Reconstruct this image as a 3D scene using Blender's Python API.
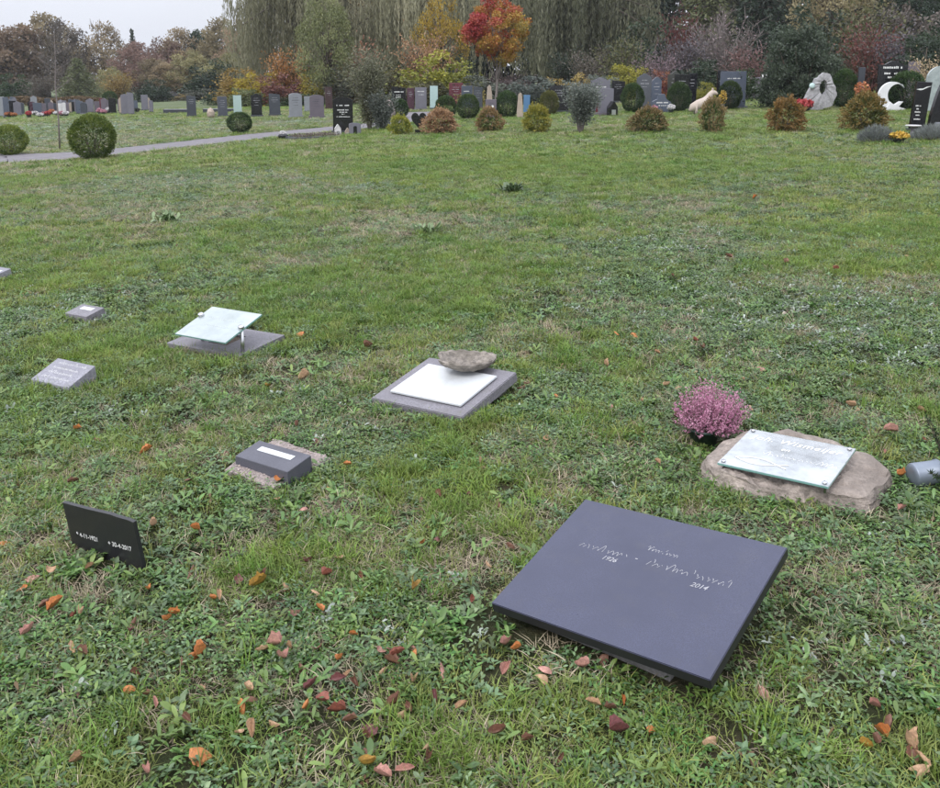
import bpy, bmesh, math, random
import numpy as np
from mathutils import Matrix, Vector

for o in list(bpy.data.objects):
    bpy.data.objects.remove(o, do_unlink=True)
SC = bpy.context.scene
COL = SC.collection
PI = math.pi
R = math.radians

# ------------------------------------------------------------------ camera
cam_data = bpy.data.cameras.new('camera')
cam = bpy.data.objects.new('camera', cam_data)
COL.objects.link(cam)
cam.location = (0.0, 0.0, 1.6)
cam.rotation_euler = (R(90 - 10.51), 0, 0)
cam_data.sensor_width = 36.0
cam_data.sensor_fit = 'HORIZONTAL'
cam_data.lens = 36.0 * 900 / 940
cam_data.shift_y = -152.0 / 940          # the photo is the lower part of a taller frame
cam_data.clip_start = 0.05
cam_data.clip_end = 2000
SC.camera = cam

# ------------------------------------------------------------------ overcast sky
SUN_EL, SUN_AZ = R(48), R(215)
world = bpy.data.worlds.new('World')
SC.world = world
world.use_nodes = True
wn, wl = world.node_tree.nodes, world.node_tree.links
wn.clear()
w_out = wn.new('ShaderNodeOutputWorld')
w_bg = wn.new('ShaderNodeBackground')
w_sky = wn.new('ShaderNodeTexSky')
w_sky.sky_type = 'NISHITA'
w_sky.sun_disc = False
w_sky.sun_elevation = SUN_EL
w_sky.sun_rotation = SUN_AZ
w_sky.dust_density = 4.0
w_tc = wn.new('ShaderNodeTexCoord')
w_sep = wn.new('ShaderNodeSeparateXYZ')
w_mul = wn.new('ShaderNodeMath'); w_mul.operation = 'MULTIPLY_ADD'; w_mul.use_clamp = False
w_mul.inputs[1].default_value = 2.0; w_mul.inputs[2].default_value = 1.0      # overcast sky: 1 + 2 sin(elevation)
w_max = wn.new('ShaderNodeMath'); w_max.operation = 'MAXIMUM'; w_max.inputs[1].default_value = 0.0
w_noise = wn.new('ShaderNodeTexNoise')
w_noise.inputs['Scale'].default_value = 2.2
w_noise.inputs['Detail'].default_value = 5
w_map = wn.new('ShaderNodeMapRange')
w_map.inputs[1].default_value = 0.3; w_map.inputs[2].default_value = 0.7
w_map.inputs[3].default_value = 0.95; w_map.inputs[4].default_value = 1.05
w_cl = wn.new('ShaderNodeMath'); w_cl.operation = 'MULTIPLY'
w_col = wn.new('ShaderNodeVectorMath'); w_col.operation = 'SCALE'
w_col.inputs[0].default_value = (6.85, 7.1, 7.85)
w_mix = wn.new('ShaderNodeMix'); w_mix.data_type = 'RGBA'
w_mix.inputs[0].default_value = 0.12
w_bg.inputs['Strength'].default_value = 0.1
wl.new(w_tc.outputs['Generated'], w_sep.inputs[0])
wl.new(w_sep.outputs['Z'], w_max.inputs[0])
wl.new(w_max.outputs[0], w_mul.inputs[0])
wl.new(w_tc.outputs['Generated'], w_noise.inputs['Vector'])
wl.new(w_noise.outputs['Fac'], w_map.inputs[0])
wl.new(w_mul.outputs[0], w_cl.inputs[0])
wl.new(w_map.outputs[0], w_cl.inputs[1])
wl.new(w_cl.outputs[0], w_col.inputs[3])
wl.new(w_col.outputs[0], w_mix.inputs[6])
wl.new(w_sky.outputs[0], w_mix.inputs[7])
wl.new(w_mix.outputs[2], w_bg.inputs['Color'])
wl.new(w_bg.outputs[0], w_out.inputs[0])

sun_data = bpy.data.lights.new('sun', 'SUN')
sun_data.energy = 1.4
sun_data.angle = R(18)
sun_data.color = (1.0, 0.985, 0.97)
sun = bpy.data.objects.new('sun', sun_data)
COL.objects.link(sun)
sdir = Vector((math.sin(SUN_AZ) * math.cos(SUN_EL), math.cos(SUN_AZ) * math.cos(SUN_EL), math.sin(SUN_EL)))
sun.rotation_euler = (-sdir).to_track_quat('-Z', 'Y').to_euler()
sun.location = sdir * 40

SC.view_settings.view_transform = 'Standard'
SC.view_settings.look = 'None'
SC.view_settings.gamma = 1.0
SC.view_settings.exposure = 0.27
SC.view_settings.use_curve_mapping = False

# ------------------------------------------------------------------ measured layout (metres)
HEADSTONES = [
    (-14.08, 45.96, 1.07, 0.45, 'slant', 'slate', 'dark slate headstone with sloped top at the open end of the lawn row'),
    (-12.12, 44.53, 0.99, 0.44, 'flat', 'slate_pale', 'narrow slate headstone with a pale polished side edge'),
    (-11.91, 46.62, 0.99, 0.41, 'flat', 'glass_green', 'pale green glass headstone panel beside the narrow slate one'),
    (-10.10, 43.03, 1.08, 0.50, 'serp', 'black', 'black headstone with wavy top between green glass and slate stones'),
    (-9.34, 43.50, 1.06, 0.52, 'slant', 'slate', 'dark slate headstone with sloped top beside the wavy black one'),
    (-7.72, 40.25, 1.09, 0.57, 'arch', 'grey', 'light grey granite headstone with arched top beside the mauve stone'),
    (-8.50, 47.51, 0.80, 0.29, 'flat', 'grey', 'small pale grey headstone standing behind between grey and mauve stones'),
    (-6.65, 39.45, 0.99, 0.61, 'arch', 'mauve', 'mauve speckled granite headstone with shallow rounded top in the lawn row'),
    (-7.94, 51.21, 1.22, 0.39, 'flat', 'brownred', 'dark reddish brown headstone behind the mauve one'),
    (-3.36, 42.98, 1.17, 0.66, 'slant', 'black', 'black headstone with white lettering behind the round dark shrub and boulder'),
    (-2.92, 45.04, 1.07, 0.35, 'flat', 'maroon', 'slim maroon headstone beside the tall grey one'),
    (-2.40, 44.54, 1.09, 0.56, 'flat', 'mauve_grey', 'tall grey violet headstone between maroon stone and cyan glass panel'),
    (-1.74, 43.92, 1.14, 0.38, 'flat', 'glass_cyan', 'pale cyan glass headstone panel behind the dark clipped balls'),
    (-0.75, 48.56, 1.21, 0.74, 'flat', 'redgran', 'dark red granite headstone behind the pair of dark clipped balls'),
    (-0.14, 43.66, 1.09, 0.53, 'flat', 'bluegrey', 'blue grey headstone beside the dark red granite one'),
    (0.38, 43.14, 1.05, 0.43, 'slant', 'slate', 'slate headstone with slanted top behind the autumn tree trunk'),
    (0.76, 35.42, 1.19, 0.25, 'rough', 'beige', 'rough upright beige stone pillar behind the autumn tree trunk'),
    (0.76, 32.98, 0.70, 0.40, 'flat', 'mauve', 'small mauve headstone with white emblem in front of the autumn tree trunk'),
    (1.81, 32.94, 0.91, 0.22, 'rough', 'beige', 'thin beige standing stone beside the small blue panel'),
    (2.19, 35.13, 0.76, 0.25, 'flat', 'blueglass', 'small bright blue glass panel beside the thin beige stone'),
    (3.51, 35.84, 1.09, 0.75, 'arch', 'black', 'black headstone with round top behind the olive clipped ball'),
    (5.07, 35.42, 1.30, 0.74, 'serp', 'mauve_grey', 'wide violet grey headstone with wavy top behind the tall grey shrub'),
    (7.22, 44.39, 1.08, 0.63, 'slant', 'black', 'black headstone half hidden behind violet grey one'),
    (4.88, 34.65, 0.68, 0.17, 'flat', 'redgran', 'slim dark red stone beside the tall grey shrub'),
    (6.99, 36.73, 1.41, 0.60, 'gable', 'slate_grey', 'slate grey headstone with pointed top behind the dark clipped ball'),
    (7.06, 34.60, 1.27, 0.38, 'gable', 'bluegrey', 'blue grey narrow headstone with small pointed top'),
    (8.02, 35.74, 1.43, 0.55, 'serp', 'olivegran', 'olive grey headstone with curved top behind black slab'),
    (8.12, 35.13, 1.33, 0.58, 'flat', 'black', 'broad black headstone behind the dark round ball with black pillar beside'),
    (8.99, 37.02, 1.34, 0.36, 'flat', 'black', 'tall narrow black headstone beside the broad black one'),
    (9.95, 36.06, 1.42, 0.39, 'flat', 'black', 'black headstone edge next to the large blue grey slab'),
    (9.81, 34.06, 1.38, 0.97, 'flat', 'bluegrey', 'large blue grey polished headstone slab behind dark clipped ball'),
    (13.67, 29.65, 1.54, 0.91, 'serp', 'black', 'large black headstone with wavy top and white lettering behind white sculpture'),
    (16.13, 33.29, 1.52, 0.40, 'flat', 'mauve', 'mauve granite headstone partly behind the large black wavy one'),
    (13.51, 31.61, 1.38, 0.21, 'flat', 'slate', 'dark narrow stele behind the vase of orange flowers'),
    (-3.79, 27.07, 1.09, 0.59, 'arch', 'black', 'black arched headstone with white lettering at the edge of the path'),
    (9.83, 19.86, 1.11, 0.39, 'leanr', 'black', 'tall black headstone with white gull emblem and slanted sides'),
    (10.37, 19.92, 1.28, 0.65, 'curve', 'black', 'broad black headstone with curved side next to the gull stone'),
]
PLOT_STONES = [
    (-28.39, 55.06, 1.26, 0.54, 'grey'),
    (-27.07, 53.06, 1.21, 0.29, 'bluegrey'),
    (-28.36, 56.40, 0.92, 0.37, 'black'),
    (-27.97, 56.18, 0.86, 0.43, 'mauve_grey'),
    (-28.59, 57.95, 0.76, 0.32, 'slate'),
    (-27.18, 57.14, 0.75, 0.50, 'bluegrey'),
    (-28.61, 59.46, 0.78, 0.33, 'maroon'),
    (-27.61, 58.87, 0.64, 0.32, 'mauve'),
    (-28.94, 62.90, 0.79, 0.21, 'beige'),
    (-27.51, 60.38, 0.59, 0.33, 'slate'),
    (-26.14, 57.98, 0.63, 0.22, 'white'),
    (-25.79, 57.76, 0.69, 0.22, 'white'),
    (-26.41, 59.69, 0.65, 0.23, 'mauve'),
    (-26.09, 59.49, 0.65, 0.23, 'beige'),
    (-25.78, 59.28, 0.71, 0.33, 'black'),
    (-24.43, 56.90, 0.80, 0.37, 'bluegrey'),
    (-24.83, 58.67, 0.64, 0.26, 'slate'),
    (-24.39, 58.38, 0.89, 0.45, 'mauve_grey'),
    (-23.77, 57.97, 0.69, 0.32, 'mauve'),
    (-23.29, 57.64, 0.91, 0.32, 'redgran'),
    (-22.90, 57.38, 0.81, 0.25, 'mauve'),
    (-21.64, 55.05, 0.96, 0.42, 'black'),
    (-20.94, 54.56, 0.98, 0.24, 'beige'),
    (-19.92, 52.49, 1.20, 0.40, 'mauve_grey'),
    (-19.45, 52.17, 1.30, 0.34, 'mauve_grey'),
    (-21.69, 61.43, 0.80, 0.20, 'beige'),
    (-32.10, 66.73, 0.85, 0.26, 'black'),
    (-33.27, 64.18, 0.77, 0.46, 'slate'),
    (-30.28, 62.60, 0.74, 0.25, 'black'),
    (-27.99, 58.69, 0.59, 0.34, 'grey'),
    (-23.18, 60.33, 0.73, 0.34, 'mauve'),
    (-31.99, 63.10, 0.94, 0.33, 'bluegrey'),
    (-31.07, 64.84, 1.10, 0.42, 'grey'),
    (-34.76, 66.80, 1.01, 0.30, 'mauve_grey'),
    (-27.20, 60.35, 0.79, 0.24, 'grey'),
    (-28.61, 59.94, 0.62, 0.30, 'grey'),
    (-25.52, 58.97, 0.89, 0.23, 'mauve_grey'),
    (-30.89, 60.52, 0.89, 0.30, 'bluegrey'),
    (-27.44, 59.56, 0.73, 0.32, 'mauve'),
    (-34.48, 68.38, 0.79, 0.43, 'mauve_grey'),
    (-30.00, 59.89, 0.72, 0.20, 'mauve'),
    (-22.26, 55.35, 0.94, 0.34, 'mauve'),
    (-34.61, 66.74, 1.14, 0.42, 'slate'),
    (-20.23, 54.10, 0.81, 0.19, 'mauve_grey'),
    (-21.54, 58.50, 0.68, 0.33, 'bluegrey'),
    (-31.05, 66.81, 0.68, 0.26, 'mauve'),
    (-19.34, 55.17, 0.72, 0.23, 'mauve_grey'),
    (-34.27, 68.26, 1.05, 0.38, 'bluegrey'),
    (-24.66, 59.05, 0.84, 0.27, 'slate'),
    (-31.81, 63.52, 1.00, 0.31, 'mauve_grey'),
    (-27.72, 63.07, 0.81, 0.22, 'slate'),
    (-26.58, 59.65, 0.78, 0.25, 'mauve_grey'),
    (-34.57, 66.98, 0.78, 0.27, 'mauve_grey'),
    (-28.55, 63.45, 0.78, 0.43, 'mauve'),
    (-23.68, 55.75, 0.72, 0.38, 'slate'),
    (-28.11, 64.37, 0.73, 0.43, 'bluegrey'),
    (-28.08, 60.51, 0.96, 0.35, 'slate'),
    (-25.36, 58.83, 0.88, 0.25, 'slate'),
    (-21.38, 59.82, 1.03, 0.42, 'mauve_grey'),
    (-31.27, 60.81, 0.66, 0.43, 'slate'),
]
PLOT_FLOWERS = [
    (-26.91, 52.97, 0.35, 0.47, 'orange'),
    (-26.50, 52.74, 0.26, 0.35, 'orange'),
    (-25.30, 52.07, 0.40, 0.34, 'red'),
    (-26.52, 55.35, 0.30, 0.24, 'white'),
    (-24.43, 51.56, 0.28, 0.34, 'white'),
    (-24.92, 53.09, 0.26, 0.23, 'pink'),
    (-24.59, 52.90, 0.35, 0.35, 'red'),
    (-25.97, 56.41, 0.37, 0.31, 'orange'),
    (-24.68, 54.25, 0.24, 0.24, 'white'),
    (-23.47, 52.23, 0.34, 0.29, 'pink'),
    (-23.16, 52.03, 0.34, 0.29, 'white'),
    (-21.95, 53.86, 0.41, 0.35, 'pink'),
    (-21.62, 53.65, 0.32, 0.35, 'pink'),
    (-21.97, 55.27, 0.42, 0.24, 'white'),
    (-20.41, 54.20, 0.30, 0.24, 'white'),
    (-20.39, 55.62, 0.24, 0.31, 'dark'),
]
BALLS = [
    (-8.63, 20.66, 1.06, 1.02, 'fresh', 'large fresh green clipped ball shrub at the near edge of the path'),
    (-11.78, 23.07, 0.79, 0.91, 'fresh', 'fresh green clipped ball shrub on the far side of the path'),
    (-7.54, 29.65, 0.71, 0.81, 'deep', 'clipped ball shrub between the path and the lawn row of headstones'),
    (-2.82, 36.52, 0.79, 0.72, 'deep', 'small green clipped ball beside the pinkish boulder'),
    (-0.93, 35.06, 0.88, 0.85, 'deep', 'dark clipped ball next to a twin in front of dark red headstone'),
    (-0.07, 33.61, 0.95, 0.85, 'deep', 'dark clipped ball next to a twin, nearer the autumn tree trunk'),
    (1.36, 33.30, 1.01, 0.88, 'deep', 'dark clipped ball between autumn tree trunk and thin beige stone'),
    (3.00, 34.45, 0.94, 0.75, 'olive', 'olive clipped ball before the round topped black headstone'),
    (6.01, 33.68, 1.13, 0.85, 'deep', 'dark clipped ball in front of pointed slate grey headstone'),
    (7.61, 33.18, 1.11, 0.87, 'deep', 'dark clipped ball in front of the broad black headstone'),
    (9.50, 33.36, 1.08, 0.88, 'deep', 'dark clipped ball in front of the large blue grey slab'),
    (14.04, 29.33, 1.27, 1.15, 'deep', 'large dark clipped ball behind the white crescent sculpture'),
    (13.11, 31.97, 1.38, 0.91, 'deep', 'dark columnar clipped shrub beside the holed rock'),
    (-30.01, 75.94, 1.24, 1.25, 'deep', 'green dome shrub rising above the crowded plot'),
]
EDGE_SHRUBS = [
    (-1.98, 25.62, 0.56, 0.56, 'lime', 'small yellow green shrub beside the black heart stone'),
    (-0.84, 25.42, 0.70, 0.84, 'rust', 'round rusty orange shrub beside the black heart stone'),
    (0.54, 25.52, 0.70, 0.64, 'rustgreen', 'rusty green shrub in front of the autumn tree'),
    (1.78, 24.37, 0.75, 0.64, 'limeolive', 'pointed yellow green shrub in the lawn edge row'),
    (4.53, 23.01, 0.64, 0.83, 'rustgreen2', 'wide rust and green shrub in front of the blue grey gabled stones'),
    (5.98, 22.38, 0.83, 0.54, 'greenrust', 'narrow upright green shrub with rusty foot'),
    (7.51, 21.51, 0.80, 0.75, 'orange', 'leaning orange rust shrub beside the wide dark laurel'),
    (9.13, 20.97, 0.86, 0.87, 'olivegold', 'broad golden olive shrub in front of white crescent sculpture'),
]
BANK_SHRUBS = [
    (-18.62, 70.00, 1.41, 2.49, 'dome', 'deepgreen', 'dark green mounded shrub at the far end of the bank'),
    (-16.47, 66.00, 3.16, 2.54, 'dome', 'ochre', 'ochre leaved mounded shrub at the foot of the willow'),
    (-14.40, 63.00, 2.64, 2.61, 'dome', 'yellow', 'bright yellow shrub behind the black wavy headstone'),
    (-12.74, 62.00, 2.25, 2.38, 'dome', 'pinkred', 'pinkish red low shrub behind light grey headstone'),
    (-15.02, 61.00, 1.47, 1.81, 'dome', 'green', 'low green hedge shrub behind the pale green glass panel'),
    (-12.94, 64.00, 4.10, 2.08, 'loose', 'orange', 'orange brown shrub rising beside the yellow one'),
    (-12.33, 66.00, 4.50, 2.34, 'dome', 'olive', 'tall olive shrub covered with climbing leaves'),
    (-10.08, 62.00, 2.62, 2.38, 'dome', 'yellow2', 'yellow green mounded shrub behind the mauve headstone'),
    (-10.88, 60.00, 0.95, 2.66, 'dome', 'deepgreen', 'dark green low shrub behind the grey arched headstone'),
    (-8.31, 60.00, 2.60, 2.66, 'loose', 'greygreen', 'grey green loose shrub behind black arched headstone'),
    (-5.86, 58.00, 3.11, 3.43, 'loose', 'olive', 'olive loose shrub behind the thin leaved sapling'),
    (-8.30, 64.00, 4.28, 2.84, 'loose', 'rust', 'rust tinged shrub between the two grey willows'),
    (-4.61, 60.00, 2.54, 2.66, 'dome', 'ochre', 'ochre green shrub above the black lettered headstone'),
    (-4.08, 64.00, 3.86, 2.65, 'dome', 'darkgreen', 'dark evergreen shrub beneath the yellow leaved tree'),
    (-2.68, 58.00, 4.47, 2.40, 'loose', 'rust', 'rust brown shrub between the yellow tree and the autumn tree'),
    (-1.60, 52.00, 3.10, 3.07, 'dome', 'lime', 'lime yellow spreading shrub behind cyan glass panel'),
    (-2.47, 50.00, 1.64, 2.51, 'dome', 'olive', 'olive green low shrub above the maroon headstone'),
    (0.44, 50.00, 1.85, 2.52, 'dome', 'greygreen', 'wide grey green shrub behind the autumn tree trunk'),
    (0.10, 46.00, 1.20, 0.91, 'dome', 'paleyellow', 'small pale yellow shrub behind the blue grey headstone'),
    (-0.76, 58.00, 3.18, 1.65, 'dome', 'darkgreen', 'dark evergreen shrub behind autumn tree crown'),
    (2.37, 54.00, 1.69, 2.01, 'loose', 'purple', 'purple brown loose shrub behind the autumn tree trunk'),
    (3.13, 46.00, 1.73, 1.71, 'dome', 'greyblue', 'grey green dome shrub behind the thin beige stone'),
    (4.44, 47.00, 1.49, 1.13, 'dome', 'paleyellow', 'pale yellow shrub above the round topped black headstone'),
    (5.68, 47.00, 1.55, 1.23, 'dome', 'paleyellow', 'pale gold shrub above the tall grey shrub'),
    (6.57, 46.00, 1.61, 1.41, 'dome', 'greyblue', 'blue grey dome shrub behind the wavy violet headstone'),
    (6.32, 60.00, 3.10, 2.23, 'loose', 'darkgreen', 'dark green shrub below the hanging willow curtain'),
    (7.62, 56.00, 3.06, 2.08, 'loose', 'greybrown', 'grey brown twiggy shrub between willow and olive shrub'),
    (9.01, 54.00, 3.64, 2.13, 'loose', 'olive', 'tall olive shrub with pale tips behind the yellow green one'),
    (8.22, 48.00, 2.18, 1.68, 'dome', 'lime', 'bright yellow green shrub above the pointed slate headstone'),
    (9.75, 48.00, 2.54, 1.57, 'loose', 'mauvetwig', 'mauve twiggy shrub behind the blue grey gabled stone'),
    (9.49, 45.00, 1.70, 1.08, 'dome', 'magenta', 'small magenta orange shrub behind the olive curved headstone'),
    (11.63, 50.00, 3.48, 1.97, 'loose', 'greyviolet', 'grey violet shrub above the black headstones'),
    (13.10, 58.00, 5.26, 1.90, 'loose', 'darkred', 'dark red leaved shrub high on the bank'),
    (11.61, 46.00, 2.32, 2.01, 'dome', 'darkgreen', 'dark spreading shrub behind tall narrow black headstone'),
    (10.54, 41.00, 1.05, 0.90, 'dome', 'lime', 'low yellow green shrub between black stone and blue grey slab'),
    (14.37, 52.00, 4.79, 3.41, 'bare', 'pinktwig', 'pale pink grey bare twig shrub high behind blue grey slab'),
    (13.88, 46.00, 2.64, 1.71, 'loose', 'pinkred2', 'dull pink leaved shrub beside the dark laurel'),
    (12.54, 42.00, 1.74, 1.19, 'dome', 'deepgreen', 'dark green shrub behind the rough carved headstone'),
    (18.34, 42.00, 3.34, 1.84, 'loose', 'darkred', 'red brown shrub behind the large black wavy headstone'),
    (19.44, 42.00, 3.04, 2.02, 'loose', 'greyviolet', 'purplish grey shrub above the large black wavy headstone'),
    (19.79, 40.00, 3.18, 1.92, 'dome', 'darkgreen', 'dark evergreen shrub at the end of the bank'),
    (15.88, 31.00, 1.81, 1.15, 'loose', 'straw', 'straw coloured feathery shrub behind the curved black stone'),
    (21.26, 50.00, 4.86, 3.28, 'loose', 'olive', 'tall olive brown shrub above the laurel'),
    (18.81, 52.00, 5.09, 3.41, 'dome', 'darkgreen', 'tall dark shrub behind the laurel'),
    (24.50, 52.00, 5.36, 3.41, 'dome', 'greybrown', 'tall grey brown shrub behind the purplish one'),
    (23.39, 44.00, 4.32, 2.88, 'dome', 'darkgreen', 'tall dark evergreen shrub behind the straw coloured one'),
    (11.56, 62.00, 5.47, 3.39, 'dome', 'darkgreen', 'dark evergreen shrub between willow and red leaved shrub'),
    (-26.19, 90.00, 1.19, 2.96, 'dome', 'greygreen', 'grey green shrub in front of the far oaks'),
    (-28.28, 92.00, 0.72, 2.42, 'dome', 'ochre', 'low ochre shrub in front of the far oaks'),
    (-31.29, 95.00, 1.04, 2.50, 'dome', 'greyviolet', 'low violet grey shrub in front of far wood'),
    (-30.64, 88.00, 2.46, 2.31, 'dome', 'darkgreen', 'dark blue green shrub behind the crowded plot'),
    (-26.49, 95.00, 4.19, 4.22, 'dome', 'darkgreen', 'dark blue green bush under the far brown oaks'),
    (-35.37, 92.00, 3.16, 2.62, 'loose', 'ochre', 'ochre leaved tall shrub beside the dark blue green one'),
    (-43.46, 92.00, 3.11, 2.62, 'loose', 'greybrown', 'grey brown bush behind the copper hedge'),
    (-47.17, 95.00, 3.38, 2.71, 'dome', 'deepgreen', 'dark green bush behind the copper hedge'),
]
TREES = [
    (-65.86, 120.00, 9.31, 10.59, 'oak', 'brown', 'brown oak at the outer end of the far wood'),
    (-59.06, 118.00, 9.52, 8.92, 'oak', 'brown', 'broad brown oak behind the copper hedge'),
    (-56.50, 122.00, 10.11, 8.61, 'oak', 'olivebrown', 'olive brown oak beside the bare topped tree'),
    (-51.18, 116.00, 9.45, 5.85, 'oakthin', 'greybrown', 'thin crowned grey brown tree behind the planted sapling'),
    (-47.13, 118.00, 9.02, 5.95, 'oakthin', 'brown', 'rounded thin crowned oak standing free on the skyline'),
    (-40.69, 95.00, 4.09, 4.37, 'fir', 'green', 'broad green conifer behind the crowded plot'),
    (-39.09, 100.00, 3.49, 3.28, 'oak', 'olivegreen', 'small olive green tree beside the broad green conifer'),
    (-49.46, 135.00, 8.65, 2.38, 'fir', 'darkgreen', 'dark pointed fir tip on the skyline'),
    (-40.32, 112.00, 6.23, 6.49, 'oak', 'redbrown', 'copper red beech in the far wood'),
    (-39.36, 118.00, 7.15, 5.95, 'oak', 'redbrown', 'dull red beech next to the copper one'),
    (-36.07, 106.00, 4.61, 4.81, 'oak', 'olivebrown', 'olive brown tree in front of the red beeches'),
    (-37.91, 120.00, 8.08, 6.05, 'oak', 'brown', 'brown oak between red beech and dark tree'),
    (-31.27, 104.00, 5.13, 5.77, 'oak', 'olivegreen', 'yellowish olive tree at the centre of the far wood'),
    (-35.33, 122.00, 8.64, 5.53, 'oak', 'darkgreen', 'dark green tree with uneven top on the skyline'),
    (-31.58, 118.00, 8.98, 6.84, 'oak', 'olivebrown', 'large olive brown oak next to the willow'),
    (-27.52, 112.00, 8.67, 6.21, 'oak', 'brown', 'grey brown tree touching the willow edge'),
    (-33.56, 104.00, 4.07, 5.24, 'oak', 'brown', 'russet tree low in the far wood'),
    (-26.34, 100.00, 4.49, 5.04, 'oak', 'olivegreen', 'olive tree before the large oak'),
    (-13.44, 72.00, 12.97, 9.46, 'willow', 'willow', 'tall grey weeping willow at the end of the wood'),
    (-4.47, 74.00, 12.96, 9.72, 'willow', 'willow', 'grey weeping willow behind the yellow leaved tree'),
    (8.06, 70.00, 11.91, 11.48, 'willow', 'willow2', 'dark weeping willow hanging behind the autumn tree'),
    (-9.43, 60.00, 7.57, 4.08, 'oak', 'green', 'fresh green tree in front of the grey willows'),
    (-1.84, 60.00, 7.43, 3.68, 'oakthin', 'yellow', 'yellow leaved tree beside the red and orange crown'),
    (1.14, 40.00, 5.07, 3.59, 'maple', 'maple', 'young autumn tree with red, orange and gold crown'),
    (14.20, 72.00, 11.27, 6.29, 'fir', 'darkgreen', 'tall dark conifer beside the dark willow'),
    (18.02, 70.00, 10.87, 6.88, 'fir', 'green', 'tall green conifer behind the pink twig shrub'),
    (21.59, 68.00, 11.17, 6.68, 'fir', 'darkgreen', 'tall dark conifer behind the laurel'),
    (26.01, 66.00, 10.08, 7.21, 'oak', 'olivebrown', 'olive brown tree behind the laurel'),
    (30.12, 64.00, 9.69, 6.29, 'fir', 'darkgreen', 'tall dark conifer behind purplish shrub'),
    (31.11, 58.00, 8.82, 5.70, 'oak', 'darkgreen', 'dark tree at the end of the bank'),
    (2.76, 84.00, 11.64, 10.11, 'oak', 'darkgreen', 'dark tree behind the autumn tree crown'),
    (-9.43, 86.00, 12.32, 10.36, 'oak', 'olivebrown', 'olive brown tree hidden behind grey willows'),
]
PATH_FAR = [(-13.04, 22.15), (-12.1, 23.2), (-10.08, 23.3), (-8.54, 25.71), (-7.18, 28.22), (-4.86, 31.44), (-3.02, 34.26), (-0.78, 35.36), (1.16, 35.09)]
PATH_NEAR = [(-11.35, 19.23), (-10.61, 20.29), (-9.08, 20.95), (-7.73, 23.25), (-6.44, 25.28), (-4.39, 28.38), (-2.71, 30.67), (-0.73, 32.97), (1.11, 33.49)]
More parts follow.
